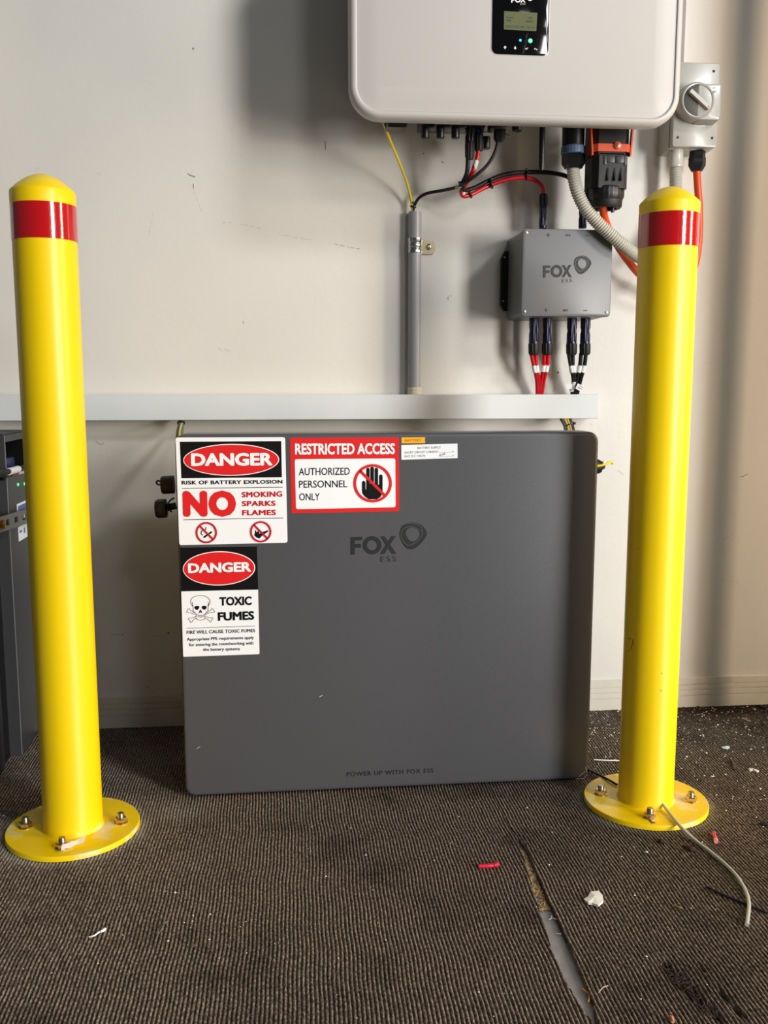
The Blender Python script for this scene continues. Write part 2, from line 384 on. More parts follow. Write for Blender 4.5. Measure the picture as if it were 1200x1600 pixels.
# ---------------------------------------------------------------- ribbed carpet in two pieces with an open seam
def carpet_mat():
    M = bpy.data.materials.new('ribbed_carpet'); M.use_nodes = True; nt = M.node_tree; b = nt.nodes['Principled BSDF']
    b.inputs['Roughness'].default_value = .92; b.inputs['Specular IOR Level'].default_value = .15
    N = nt.nodes.new; L = nt.links.new
    tc = N('ShaderNodeTexCoord'); mp = N('ShaderNodeMapping'); mp.inputs['Scale'].default_value = (1, .5, 1); L(tc.outputs['Object'], mp.inputs[0])
    yarn = N('ShaderNodeTexNoise'); yarn.inputs['Scale'].default_value = 420; yarn.inputs['Detail'].default_value = 2; L(mp.outputs[0], yarn.inputs[0])
    r1 = N('ShaderNodeValToRGB'); e = r1.color_ramp.elements
    e[0].position = .34; e[0].color = lin((78, 68, 60)); e[1].position = .66; e[1].color = lin((166, 152, 136)); k = e.new(.5); k.color = lin((118, 106, 94)); L(yarn.outputs['Fac'], r1.inputs[0])
    st = N('ShaderNodeTexNoise'); st.inputs['Scale'].default_value = 7; st.inputs['Detail'].default_value = 6; st.inputs['Roughness'].default_value = .6; L(tc.outputs['Object'], st.inputs[0])
    r2 = N('ShaderNodeMapRange'); r2.inputs[1].default_value = .52; r2.inputs[2].default_value = .70; r2.inputs[3].default_value = 1; r2.inputs[4].default_value = .5; L(st.outputs['Fac'], r2.inputs[0])
    m1 = N('ShaderNodeMix'); m1.data_type = 'RGBA'; m1.blend_type = 'MULTIPLY'; m1.inputs[0].default_value = 1; L(r1.outputs[0], m1.inputs[6]); L(r2.outputs[0], m1.inputs[7])
    at_ = N('ShaderNodeAttribute'); at_.attribute_name = 'soil_shade'
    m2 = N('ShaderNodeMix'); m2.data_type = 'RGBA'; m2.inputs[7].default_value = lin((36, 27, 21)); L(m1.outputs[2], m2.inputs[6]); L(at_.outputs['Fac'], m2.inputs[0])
    at2 = N('ShaderNodeAttribute'); at2.attribute_name = 'dust'
    wn = N('ShaderNodeTexNoise'); wn.inputs['Scale'].default_value = 300; L(tc.outputs['Object'], wn.inputs[0])
    ml = N('ShaderNodeMath'); ml.operation = 'MULTIPLY'; L(at2.outputs['Fac'], ml.inputs[0]); L(wn.outputs['Fac'], ml.inputs[1])
    m3 = N('ShaderNodeMix'); m3.data_type = 'RGBA'; m3.inputs[7].default_value = lin((190, 184, 172)); L(m2.outputs[2], m3.inputs[6]); L(ml.outputs[0], m3.inputs[0])
    L(m3.outputs[2], b.inputs['Base Color'])
    bp = N('ShaderNodeBump'); bp.inputs['Strength'].default_value = .6; bp.inputs['Distance'].default_value = .0008; L(yarn.outputs['Fac'], bp.inputs['Height']); L(bp.outputs['Normal'], b.inputs['Normal'])
    return M
CARPET = carpet_mat()
SEAM_Y = [-2.0, -1.05, -.969, -.9265, -.8545, -.7295, -.5863, -.535, -.50, 0]
SEAM_R = [.325, .325, .3295, .3377, .3413, .3446, .3500, .3470, .3400, .3400]
SEAM_L = [.322, .322, .3270, .3200, .3175, .3280, .3430, .3460, .3395, .3395]
def carpet(x_lo, x_hi, side, label):
    pitch = .0052; sub = 6; nx = int((x_hi-x_lo)/pitch*sub)
    xs = x_lo+np.arange(nx+1)*pitch/sub
    ys = np.concatenate([np.linspace(-1.6, -1.12, 20)[:-1], np.linspace(-1.12, 0.0, 150)])
    Xg, Yg = np.meshgrid(xs, ys)
    wob = .0022*np.sin(Yg*9+Xg*3)+.0010*np.sin(Yg*23+Xg*7+1)+.0006*np.sin(Yg*61+Xg*11)
    ph = 2*PI*(Xg-x_lo)/pitch
    seamR = np.interp(Yg, SEAM_Y, SEAM_R); seamL = np.interp(Yg, SEAM_Y, SEAM_L)
    amp = .0024*(1+.18*np.sin(Yg*170+np.floor((Xg-x_lo)/pitch)*1.7))
    H = amp*(np.abs(np.sin(ph/2))**.8)-.0024
    H += .0006*np.sin(Xg*6+1)*np.sin(Yg*7)
    PX = Xg+wob
    # torn patches near the lower right corner
    groove = 1-np.abs(np.sin(ph/2)); soil_shade = .80*np.clip(groove*1.5-.25, 0, 1)  # rib valleys coloured darker, as shade between the ribs
    if side > 0:
        for (cx, cy, sx, sy, d) in ((.452, -.900, .0085, .018, .0055), (.458, -.935, .008, .022, .0058), (.448, -.875, .007, .008, .005), (.468, -.965, .005, .018, .004), (.492, -.935, .0035, .011, .0055), (.4955, -.962, .0035, .012, .006), (.49, -.885, .002, .004, .003)):
            g = np.exp(-(((PX-cx)/sx)**2+((Yg-cy)/sy)**2)); H -= d*g; H += .0022*g*np.sin(PX*2100+Yg*900)*np.sin(Yg*1500-PX*700); soil_shade = np.maximum(soil_shade, np.clip(1.25*g, 0, .97))
        PX = np.maximum(PX, seamR)
        edge = PX-seamR
    else:
        PX = np.minimum(PX, seamL); edge = seamL-PX
    H = np.where(edge <= 0, -.0064, H+.0012*np.exp(-edge/.012)*(seamR-seamL > .004))
    # brown dirt swept against the wall at the right, darker blotches in front of the cabinet
    n2 = .5+.5*np.sin(PX*31+2)*np.sin(Yg*43+PX*17)
    soil_shade = np.maximum(soil_shade, np.clip((Yg+.115-.05*n2)/.06, 0, 1)*np.clip((PX-.72)/.15, 0, 1)*.85)
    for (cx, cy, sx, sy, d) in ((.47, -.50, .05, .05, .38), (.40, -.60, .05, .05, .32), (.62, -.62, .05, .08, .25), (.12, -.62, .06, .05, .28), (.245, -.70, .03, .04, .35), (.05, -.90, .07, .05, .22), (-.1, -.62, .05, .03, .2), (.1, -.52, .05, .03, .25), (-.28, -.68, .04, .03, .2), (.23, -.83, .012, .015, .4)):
        soil_shade = np.maximum(soil_shade, d*np.exp(-(((PX-cx)/sx)**2+((Yg-cy)/sy)**2)))
    dust = np.zeros_like(H)
    for (cx, cy, R_) in ((-.348, -.4456, .104), (.590, -.4435, .104)):
        rr_ = np.hypot(PX-cx, Yg-cy); dust = np.maximum(dust, .75*np.exp(-((rr_-R_)/.012)**2)*(.4+.6*n2))
    dust = np.maximum(dust, .35*np.exp(-(((PX+.20)/.05)**2+((Yg+.40)/.03)**2)))
    n_y, n_x = PX.shape
    co = np.stack([PX, Yg, H], -1).reshape(-1, 3)
    idx = np.arange(n_y*n_x).reshape(n_y, n_x)
    q = np.stack([idx[:-1, :-1], idx[:-1, 1:], idx[1:, 1:], idx[1:, :-1]], -1).reshape(-1, 4)
    e = edge.reshape(-1); keep = ~(np.all(e[q] <= 0, axis=1)); q = q[keep]
    me = bpy.data.meshes.new('carpet'); me.vertices.add(len(co)); me.vertices.foreach_set('co', co.ravel())
    me.loops.add(q.size); me.loops.foreach_set('vertex_index', q.ravel().astype(np.int32))
    me.polygons.add(len(q)); me.polygons.foreach_set('loop_start', np.arange(0, q.size, 4, dtype=np.int32)); me.polygons.foreach_set('loop_total', np.full(len(q), 4, np.int32))
    me.update()
    for nm, arr in (('soil_shade', soil_shade), ('dust', dust)):
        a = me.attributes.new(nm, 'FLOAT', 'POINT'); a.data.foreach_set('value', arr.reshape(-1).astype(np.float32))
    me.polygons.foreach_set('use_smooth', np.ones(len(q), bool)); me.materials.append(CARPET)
    o = bpy.data.objects.new('ribbed_carpet', me); COL.objects.link(o); tag(o, label, 'carpet'); return o
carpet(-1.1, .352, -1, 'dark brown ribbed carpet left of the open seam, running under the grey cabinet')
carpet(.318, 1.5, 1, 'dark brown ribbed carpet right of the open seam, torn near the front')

# ================================================================== BOLLARDS
def bollard(cx, cy, label, rot, band_px, H=.977):
    r = root('safety_bollard', (cx, cy, 0), label, 'bollard', 'yellow bollards in front of the cabinet')
    R = .045
    bm = BM(); lathe(bm, [(.1016, 0), (.1016, .0068), (.1006, .008)], (cx, cy, 0), n=72); obj('base_plate', bm, YELLOW, r)
    bm = BM(); lathe(bm, [(.0475, .008), (.046, .0095), (R, .012), (R, .5), (R, H-.002)], (cx, cy, 0), n=64); obj('post', bm, YELLOW, r)
    bm = BM(); pr_ = [(R+.0004, H-.034), (R+.0006, H-.033), (R+.0006, H-.002), (R-.0006, H)]
    for i in range(1, 11): q_ = 1-i/10; pr_.append(((R-.0006)*q_, H+.024*(1-q_**1.9)))
    lathe(bm, pr_, (cx, cy, 0), n=64); obj('cap', bm, YELLOW, r)
    zt = at(band_px[0], band_px[1], cy-R).z; zb = at(band_px[0], band_px[2], cy-R).z
    bm = BM(); lathe(bm, [(R+.0002, zb), (R+.0009, zb+.0003), (R+.0009, zt-.0003), (R+.0002, zt)], (cx, cy, 0), n=96)
    obj('reflective_band', bm, TAPE, r, 'glossy red reflective tape')
    for k in range(4):
        a = rot + k*PI/2; bx, by = cx+.0735*math.cos(a), cy+.0735*math.sin(a)
        bm = BM(); lathe(bm, [(.0104, .008), (.0104, .0092), (.0096, .0098)], (bx, by, 0), n=20); wsh = obj('washer', bm, ZINC, r)
        bm = BM(); t = BM(); lathe(t, [(.0094, .0098), (.0099, .0106), (.0099, .0160), (.0086, .0172)], (0, 0, 0), n=36, hexa=True)
        merge(bm, t, Matrix.Translation((bx, by, 0)) @ Matrix.Rotation(k*1.1+rot, 4, 'Z')); obj('nut', bm, ZINC, r)
        bm = BM(); lathe(bm, [(.0052, .014), (.0052, .0210), (.0047, .0217), (.0052, .0223), (.0046, .0246)], (bx, by, 0), n=16); obj('stud', bm, mat('stud_metal', (170, 158, 142), .35, metal=1), r)
    return r
B1 = bollard(-.3479, -.4456, 'yellow steel bollard with red band at the left, beside the dark side cabinet', .0, (66, 313, 371), .9745)
B2 = bollard(.5901, -.4435, 'yellow steel bollard with red band at the right, in front of the orange cable loop', -.28, (1047, 328, 382), .9765)
# chips and scratches on the right bollard
def bmark(px, py, w_, h_, root_, cx, cy, m_, name='paint_chip'):
    d = ray(px, py); a = d.x**2+d.y**2; b = 2*((CAM.x-cx)*d.x+(CAM.y-cy)*d.y); c = (CAM.x-cx)**2+(CAM.y-cy)**2-.0452**2
    t = (-b-math.sqrt(b*b-4*a*c))/2/a; p = CAM+d*t; n = Vector((p.x-cx, p.y-cy, 0)).normalized(); s = Vector((-n.y, n.x, 0))
    bm = BM(); vs = [bm.verts.new(p+n*.0003+s*u*w_/2+Vector((0, 0, v*h_/2))) for u, v in ((-1, -1), (.6, -1), (1, .3), (.7, 1), (-.8, .8))]; bm.faces.new(vs)
    obj(name, bm, m_, root_, sm=False)
BROWN = mat('brown_chip', (120, 88, 40), .6)
for px, py, w_, h_ in ((984, 998, .010, .0012), (989, 1003, .0015, .010), (987, 1011, .0015, .008), (983, 1016, .004, .0015), (1034, 1052, .0012, .002), (1033, 1079, .0014, .002), (998, 857, .001, .002)):
    bmark(px, py, w_, h_, B2, .5901, -.4435, BROWN)

# ================================================================== MAIN BATTERY CABINET
YF = -.352
QL = at(288.5, 1240, YF); QR = at(921.5, 1215, YF)
X0, X1 = at(276, 760, YF).x*.5+QL.x*.5, at(932.5, 730, YF).x*.5+QR.x*.5
ZT = at(600, 676.5, YF).z; ZB = .004
bat = root('battery_cabinet', ((X0+X1)/2, -.27, 0), 'large dark grey battery cabinet with three warning signs, standing on the carpet between the bollards', 'battery')
bm = BM(); e = .006
rr(bm, X0, X1, ZB, ZT, .017, [(.004, YF+.055), (0, YF+.052), (0, YF+e), (.0008, YF+e*.45), (.0025, YF+e*.15), (e, YF)], 8); obj('front_cover', bm, CAB, bat)
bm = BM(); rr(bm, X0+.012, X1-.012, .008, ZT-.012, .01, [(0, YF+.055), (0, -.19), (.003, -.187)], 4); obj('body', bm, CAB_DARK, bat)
for xx in (X0+.08, X1-.12): bm = BM(); box(bm, xx, xx+.04, -.30, -.21, 0.0005, .010, .001); obj('foot', bm, BLACK, bat)
P0 = lambda px, py: at(px, py, YF)
SK = .0006
def sticker(name, corners, cr, material, r, label):
    bm = BM(); pts = rquad(corners, r); prism(bm, [cr(x, y, .0004) for x, y in pts], Vector((0, .0004, 0)))
    return obj(name, bm, material, bat, label, sm=False)
# --- sign 1
c1 = Crop(250, 660, 5.217, P0)
s1 = sticker('warning_sign', [(127, 123), (1020, 120), (1040, 980), (158, 1000)], c1, WHITE_STICK, 20, 'white sign reading DANGER RISK OF BATTERY EXPLOSION')
c1.poly([(162, 158), (988, 152), (994, 447), (175, 455)], PRINT_BLACK, s1, .0007, name='header_panel')
def tilt_ell(cx, cy, rx, ry, t, n=56): return [(cx+rx*math.cos(2*PI*i/n), cy+ry*math.sin(2*PI*i/n)+t*rx*math.cos(2*PI*i/n)) for i in range(n)]
c1.poly(tilt_ell(581, 305, 391, 130, -.008), WHITE_STICK, s1, .0010, name='oval_border')
c1.poly(tilt_ell(581, 305, 384, 123, -.008), RED_STICK, s1, .0013, name='red_oval')
c1.text('DANGER', (255, 355), (918, 350), (253, 252), WHITE_STICK, s1, .048, lift=.0018)
c1.text('RISK OF BATTERY EXPLOSION', (178, 506), (999, 498), (178, 475), PRINT_BLACK, s1, .035, 1.08, lift=.0009)
c1.line([(180, 538), (1000, 527)], 5, PRINT_BLACK, s1, .0008, name='rule_line')
c1.text('NO', (188, 769), (623, 766), (184, 558), RED_STICK, s1, .075, 1.12, lift=.0009)
for t, a, b, cc in (('SMOKING', (667, 611), (998, 605), (667, 566)), ('SPARKS', (668, 683), (943, 680), (668, 640)), ('FLAMES', (670, 758), (946, 755), (670, 714))):
    c1.text(t, a, b, cc, RED_DARK, s1, .045, 1.08, lift=.0009)
c1.line([(190, 793), (1005, 778)], 5, PRINT_BLACK, s1, .0008, name='rule_line')
for cx_, cy_ in ((379, 897), (822, 890)):
    ring_mesh(c1, cx_, cy_, 87, 72, RED_DARK, s1, .0016, 'prohibition_ring')
    c1.line([(cx_-55, cy_-55), (cx_+55, cy_+55)], 15, RED_DARK, s1, .0016, name='prohibition_slash')
c1.poly([(352, 932), (418, 886), (428, 896), (362, 943)], PRINT_BLACK, s1, .0010, name='cigarette_symbol')
c1.line([(375, 852), (372, 872), (345, 880), (335, 905), (350, 918)], 7, PRINT_BLACK, s1, .0010, name='smoke_symbol', curve=4)
c1.poly([(770, 922), (778, 875), (790, 898), (800, 882), (812, 908), (826, 896), (880, 878), (884, 888), (830, 925), (812, 946), (790, 938)], PRINT_BLACK, s1, .0010, name='flame_symbol')
# --- sign 2
c2 = Crop(440, 660, 4, P0)
s2 = sticker('access_sign', [(52, 97), (733, 93), (735, 555), (62, 568)], c2, RED_STICK, 10, 'red bordered sign reading RESTRICTED ACCESS')
bm = BM(); prism(bm, [c2(x, y, .0008) for x, y in rquad([(82, 230), (710, 225), (712, 530), (90, 542)], 14)], Vector((0, .0003, 0))); obj('white_panel', bm, WHITE_STICK, s2, sm=False)
c2.text('RESTRICTED ACCESS', (84, 201), (708, 198), (84, 132), WHITE_STICK, s2, .04, lift=.0009)
for t, a, b, cc in (('AUTHORIZED', (108, 330), (426, 327), (108, 285)), ('PERSONNEL', (109, 408), (410, 405), (109, 364)), ('ONLY', (110, 487), (238, 486), (110, 443))):
    c2.text(t, a, b, cc, PRINT_BLACK, s2, .008, lift=.0011)
bm = BM()
def finger(x0, x1, y0, y1):
    r_ = (x1-x0)/2; pts = [((x0+x1)/2+r_*math.cos(a), y0+r_+r_*math.sin(a)) for a in np.linspace(PI, 2*PI, 9)] + [(x1, y1), (x0, y1)]
    prism(bm, [c2(x, y, .0011) for x, y in pts], Vector((0, .0002, 0)))
for a in ((502, 524, 365, 425), (529, 550, 283, 430), (554, 577, 277, 430), (581, 603, 283, 430), (609, 631, 325, 430)): finger(*a)
prism(bm, [c2(x, y, .0012) for x, y in [(502, 418), (529, 418), (529, 382), (603, 382), (603, 388), (631, 388), (631, 440), (618, 466), (595, 480), (545, 480), (518, 462), (503, 440)]], Vector((0, .0002, 0)))
obj('hand_symbol', bm, PRINT_BLACK, s2, sm=False)
ring_mesh(c2, 569, 380, 120, 103, RED_STICK, s2, .0017, 'prohibition_ring')
c2.line([(489, 300), (649, 460)], 17, RED_STICK, s2, .0017, name='prohibition_slash')
# --- sign 3
c3 = Crop(260, 840, 6, P0)
s3 = sticker('fumes_sign', [(128, 92), (850, 80), (873, 1092), (158, 1117)], c3, WHITE_STICK, 14, 'black and white sign reading DANGER TOXIC FUMES')
c3.poly([(128, 92), (850, 80), (861, 486), (139, 503)], PRINT_BLACK, s3, .0008, name='header_panel')
c3.poly(tilt_ell(494, 287, 339, 160, -.017), WHITE_STICK, s3, .0011, name='oval_border')
c3.poly(tilt_ell(494, 287, 331, 152, -.017), RED_STICK, s3, .0014, name='red_oval')
c3.text('DANGER', (205, 331), (795, 317), (203, 240), WHITE_STICK, s3, .048, lift=.0019)
c3.text('TOXIC', (499, 638), (802, 630), (497, 557), PRINT_BLACK, s3, .045, lift=.0009)
c3.text('FUMES', (484, 780), (825, 768), (482, 699), PRINT_BLACK, s3, .045, lift=.0009)
c3.line([(190, 849), (830, 827)], 4, PRINT_BLACK, s3, .0008, name='rule_line')
c3.text('FIRE WILL CAUSE TOXIC FUMES', (191, 903), (833, 885), (190, 872), PRINT_BLACK, s3, .018, lift=.0009)
c3.text('Appropriate PPE requirements apply', (194, 966), (822, 948), (193, 938), PRINT_BLACK, s3, .015, lift=.0009)
c3.text('for entering the room/working with', (214, 1017), (817, 1000), (213, 989), PRINT_BLACK, s3, .015, lift=.0009)
c3.text('the battery systems', (345, 1062), (690, 1053), (345, 1034), PRINT_BLACK, s3, .015, lift=.0009)
c3b = Crop(280, 925, 9.231, P0)
def sk(pts, wd=6, closed=False, curve=3): c3b.line(pts, wd, PRINT_BLACK, s3, .0010, closed, 'skull_outline', curve)
sk([(202, 285), (202, 215), (172, 165), (172, 110), (215, 68), (300, 47), (382, 62), (438, 105), (446, 155), (422, 200), (416, 285)])
sk([(202, 200), (192, 165), (190, 145)]); sk([(415, 200), (426, 165), (420, 140)])
sk([(202, 285), (240, 305), (250, 330), (262, 350)]); sk([(416, 285), (385, 305), (372, 330), (360, 348)])
sk([(242, 340), (250, 385), (305, 405), (362, 390), (380, 345)])
sk([(262, 325), (315, 335), (368, 322)], 5); sk([(268, 338), (315, 348), (362, 336)], 4); sk([(272, 352), (315, 361), (358, 350)], 5)
for q in ([(235, 292), (168, 264), (150, 238), (128, 242), (126, 268), (104, 284), (122, 298), (162, 297), (238, 325)], [(242, 350), (190, 371), (138, 374), (134, 394), (156, 405), (162, 436), (182, 436), (202, 402), (246, 376)],
          [(385, 292), (455, 263), (466, 238), (486, 236), (496, 260), (516, 278), (500, 293), (455, 291), (382, 322)], [(384, 346), (430, 368), (486, 368), (490, 386), (468, 396), (465, 429), (446, 429), (424, 399), (378, 376)]):
    sk(q, 5.5, False, 2)
for q in (smooth_closed([(222, 210), (255, 200), (290, 205), (284, 235), (262, 256), (235, 245)]), smooth_closed([(330, 205), (362, 198), (395, 207), (390, 238), (365, 254), (335, 236)]),
          [(305, 250), (284, 298), (299, 301), (306, 278)], [(311, 250), (309, 278), (318, 301), (333, 296)]):
    c3b.poly(q, PRINT_BLACK, s3, .0010, name='skull_fill')
# --- small labels
c4 = Crop(620, 675, 11.43, P0)
s4 = sticker('battery_label', [(82, 97), (503, 92), (505, 197), (84, 203)], c4, mat('amber_label', (250, 180, 10), .4), 3, 'small amber label reading BATTERY')
c4.text('BATTERY', (148, 172), (432, 166), (148, 130), mat('brown_print', (176, 110, 20), .5), s4, .02, 1.15)
s5 = sticker('supply_label', [(80, 232), (1083, 207), (1085, 467), (82, 495)], c4, WHITE_STICK, 3, 'small white label reading BATTERY SUPPLY')
GP = mat('grey_print', (84, 88, 92), .5)
c4.text('BATTERY SUPPLY', (370, 303), (785, 292), (370, 264), GP, s5, .005, 1.1)
c4.text('SHORT CIRCUIT CURRENT', (140, 385), (745, 367), (140, 350), GP, s5, .005, 1.05)
c4.text('MAX D.C. VOLTS', (138, 452), (508, 443), (138, 416), GP, s5, .005, 1.05)
c4.line([(748, 372), (990, 359)], 4, GP, s5, .0006, name='rule_line'); c4.line([(748, 441), (990, 433)], 4, GP, s5, .0006, name='rule_line')
c4.text('A', (990, 359), (1018, 358), (990, 332), GP, s5, 0); c4.text('V', (992, 433), (1020, 432), (992, 405), GP, s5, 0)
c4.text('458', (758, 436), (866, 405), (750, 400), GP, s5, -.005, lift=.0008)
# --- marks
cb = Crop(530, 800, 7.5, P0)
logo(cb, bat, LOGO_BLACK, CAB)
cp_ = Crop(530, 1190, 7.5, P0); cp_.text('POWER UP WITH FOX ESS', (90, 172), (1103, 127), (88, 122), LOGO_BLACK, bat, .004, 1.15)
SCR = mat('scratch', (190, 190, 188), .6)
for P, wd in (([(499, 1089), (504, 1086)], .0012), ([(307, 1170), (313, 1166)], .0008), ([(905, 1213), (914, 1205)], .0012), ([(900, 1217), (912, 1216), (918, 1210)], .0008), ([(915, 1198), (917, 1207)], .0014)):
    bm = BM(); ribbon(bm, [P0(*p)+Vector((0, -.0004, 0)) for p in P], wd, Vector((0, -1, 0))); obj('scratch', bm, SCR, bat, sm=False)
# --- side fittings
def along(bm, a, b, prof, **k):
    a, b = Vector(a), Vector(b); d = b-a; lathe(bm, [(r, t*d.length) for r, t in prof], a, d, **k)
YS = -.27
a = at(272, 757, YS); b = at(252, 758, YS); bm = BM(); along(bm, a, b, [(.0155, 0), (.0155, .85), (.0135, 1)], n=24); fit = obj('breather_cap', bm, RUBBER, bat)
bm = BM(); tube(bm, [at(253, 754, YS-.004), at(247, 751, YS-.004), at(244.5, 754, YS-.004), at(247, 757, YS-.004), at(253, 757, YS-.004)], .0016, 8); obj('eyelet', bm, RUBBER, fit)
a = at(262, 794, YS); b = at(243, 795, YS); bm = BM(); along(bm, a, b, [(.010, 0), (.0165, .1), (.0168, .8), (.014, 1)], n=48, ribs=16, ribd=.08); fit = obj('screw_cap', bm, BLACK, bat)
bm = BM(); along(bm, at(275, 790, YS), at(262, 793, YS), [(.006, 0), (.006, 1)], n=16); obj('cap_stem', bm, RUBBER, fit)
bm = BM(); tube(bm, [at(272, 778, YS), at(265, 783, YS-.006), at(262, 792, YS-.01), at(268, 800, YS-.006)], .0014, 8); obj('tether', bm, RUBBER, fit)
bm = BM(); along(bm, at(925, 729, YS), at(944, 727, YS), [(.012, 0), (.012, .55), (.008, .8), (.006, 1)], n=20); ht = obj('cable_gland', bm, RUBBER, bat)
bm = BM(); along(bm, at(925, 733, YS), at(939, 732, YS), [(.009, 0), (.009, .7), (.007, 1)], n=20); obj('gland_nut', bm, RUBBER, ht)
bm = BM(); lathe(bm, [(.0030, 0), (.0030, .001), (.0001, .0014)], at(943.5, 723, YS-.012), (0, -1, .3), 14); obj('earth_screw', bm, STEEL, ht)
def cable(name, pts, r, material, label, cat='cable', group=None, step=8, n=12, parent=None):
    bm = BM(); tube(bm, [at(*p) for p in pts], r, n, step); o = obj(name, bm, material, parent)
    if parent is None: tag(o, label, cat, group)
    elif label: o['label'] = label
    return o
cable('earth_cable', [(928, 728.5, YS-.013), (940, 727, YS-.014), (950, 723.5, YS-.012), (956, 722, YS-.006), (957, 724, YS+.004)], .0022, YELLOW_W, 'short yellow earth cable bent out of the right side of the grey cabinet')

# ================================================================== CABLE TRUNKING
tz0, tz1 = .6300, .6778; tx1 = at(935, 640, -.05).x
tr = root('cable_trunking', (-.2, -.025, tz0), 'long white cable trunking fixed to the wall above the grey cabinet', 'trunking')
bm = BM(); box(bm, -1.2, tx1-.0015, -.044, 0, tz0+.001, tz1-.001, .0006); obj('channel', bm, TRUNK, tr, sm=False)
bm = BM(); box(bm, -1.2, tx1, -.0505, -.0445, tz0, tz1, .0012)
box(bm, -1.2, tx1, -.046, -.036, tz1-.0015, tz1+.0004, .0003); box(bm, -1.2, tx1, -.046, -.036, tz0-.0004, tz0+.0012, .0003); obj('lid', bm, TRUNK, tr, sm=False)
# cables dropping from trunking behind the cabinet
def bundle_left():
    cable('battery_cable', [(284, 650, -.03), (282, 660, -.05), (279, 672, -.13), (277, 690, -.20)], .0036, RUBBER, 'black cable hanging between the trunking and the cabinet top, left end')
    cable('earth_cable', [(286.5, 650, -.035), (284.5, 660, -.055), (281, 672, -.135), (279, 690, -.20)], .0024, YELLOW_W, 'yellow striped earth cable at the left end, between trunking and cabinet top')
    cable('data_cable', [(289, 650, -.03), (286.5, 660, -.05), (285, 672, -.13), (284, 690, -.20)], .0022, GREEN_W, 'thin green cable at the left end, between trunking and cabinet top')
    bm = BM(); c = at(283, 661, -.056); lathe(bm, [(.0075, -.0012), (.0078, 0), (.0075, .0012)], c, (.1, -.6, -.7), 14); box(bm, c.x+.003, c.x+.006, c.y-.012, c.y-.006, c.z-.001, c.z+.003)
    tag(obj('cable_tie', bm, BLACK), 'black cable tie round the cables above the left end of the cabinet', 'cable tie')
bundle_left()
for k, (dx, m_, lab) in enumerate(((0, RUBBER, 'leftmost black cable of the bundle above the right end of the cabinet'), (5, YELLOW_W, 'left yellow cable of the bundle above the right end of the cabinet'), (9.5, YELLOW_W, 'right yellow cable of the bundle above the right end of the cabinet'), (14, RUBBER, 'rightmost black cable of the bundle above the right end of the cabinet'))):
    cable('supply_cable', [(874+dx, 645, -.03), (877+dx, 655, -.045), (882+dx*.9, 665, -.09), (885+dx*.95, 680, -.18)], .0029 if m_ is RUBBER else .0025, m_, lab, group='cables over the right end of the cabinet')
bm = BM(); tube(bm, [at(882, 666, -.093), at(889, 663, -.102), at(898, 661, -.098), at(894, 664, -.08), at(885, 668, -.08), at(882, 666, -.09)], .0012, 6); c = at(897, 661.5, -.1); box(bm, c.x-.0025, c.x+.003, c.y-.004, c.y+.001, c.z-.002, c.z+.003, .0005)
tag(obj('cable_tie', bm, BLACK), 'black cable tie with square head on the bundle above the right end of the cabinet', 'cable tie')

# ================================================================== CONDUIT AND CLAMP
pc = at(648, 450, -.0165); CXc = pc.x
cd = root('conduit_pipe', (CXc, -.0165, tz1), 'grey plastic conduit pipe standing on the white trunking', 'pipe')
ztop = at(645, 331, -.0165).z
bm = BM(); ls = []
for rr_, zz in ((.0128, tz1+.014), (.0128, ztop), (.0108, ztop), (.0108, ztop-.05)):
    ls.append([Vector((CXc+rr_*math.cos(a), -.0165+rr_*math.sin(a), zz)) for a in np.linspace(0, 2*PI, 32, endpoint=False)])
loops(bm, ls, True, True); obj('pipe', bm, PVC, cd)
bm = BM(); lathe(bm, [(.0135, 0), (.0142, .0005), (.0142, .006), (.0132, .0068), (.0132, .0085), (.0142, .009), (.0138, .0145), (.0128, .0145)], (CXc, -.0165, tz1), n=32, ribs=8, ribd=.04); obj('coupling', bm, BEIGE, cd, 'cream plastic coupling at the pipe foot')
z0c, z1c = at(648, 394, -.03).z, at(648, 371, -.03).z
cl = root('pipe_clamp', (CXc+.012, -.012, z0c), 'galvanised steel saddle clamp screwed to the wall round the grey pipe', 'clamp')
bm = BM(); h = z1c-z0c
prf = [(.0136, 0), (.0141, .0), (.0141, h*.28), (.0134, h*.31), (.0134, h*.37), (.0141, h*.4), (.0141, h*.6), (.0134, h*.63), (.0134, h*.69), (.0141, h*.72), (.0141, h), (.0136, h)]
lathe(bm, prf, (CXc, -.0165, z0c), n=32); obj('strap', bm, STEEL, cl)
pa, pb = at(659, 397, -.004), at(681, 376, -.004)
bm = BM(); pts = [Vector((pa.x-.003, -.004, pa.z)), Vector((pb.x-.005, -.004, pa.z)), Vector((pb.x-.001, -.004, pa.z+.006)), Vector((pb.x, -.004, (pa.z+pb.z)/2)), Vector((pb.x-.001, -.004, pb.z-.006)), Vector((pb.x-.005, -.004, pb.z)), Vector((pa.x-.003, -.004, pb.z))]
prism(bm, pts, Vector((0, .0037, 0))); obj('mounting_ear', bm, mat('warm_steel', (225, 205, 170), .3, metal=1), cl, 'brassy steel mounting ear')
c = at(670, 386, -.004); bm = BM(); lathe(bm, [(.0056, 0), (.0056, .0016), (.004, .0030), (.0018, .0032), (.0012, .0018)], c, (0, -1, 0), 20); obj('screw', bm, ZINC, cl)

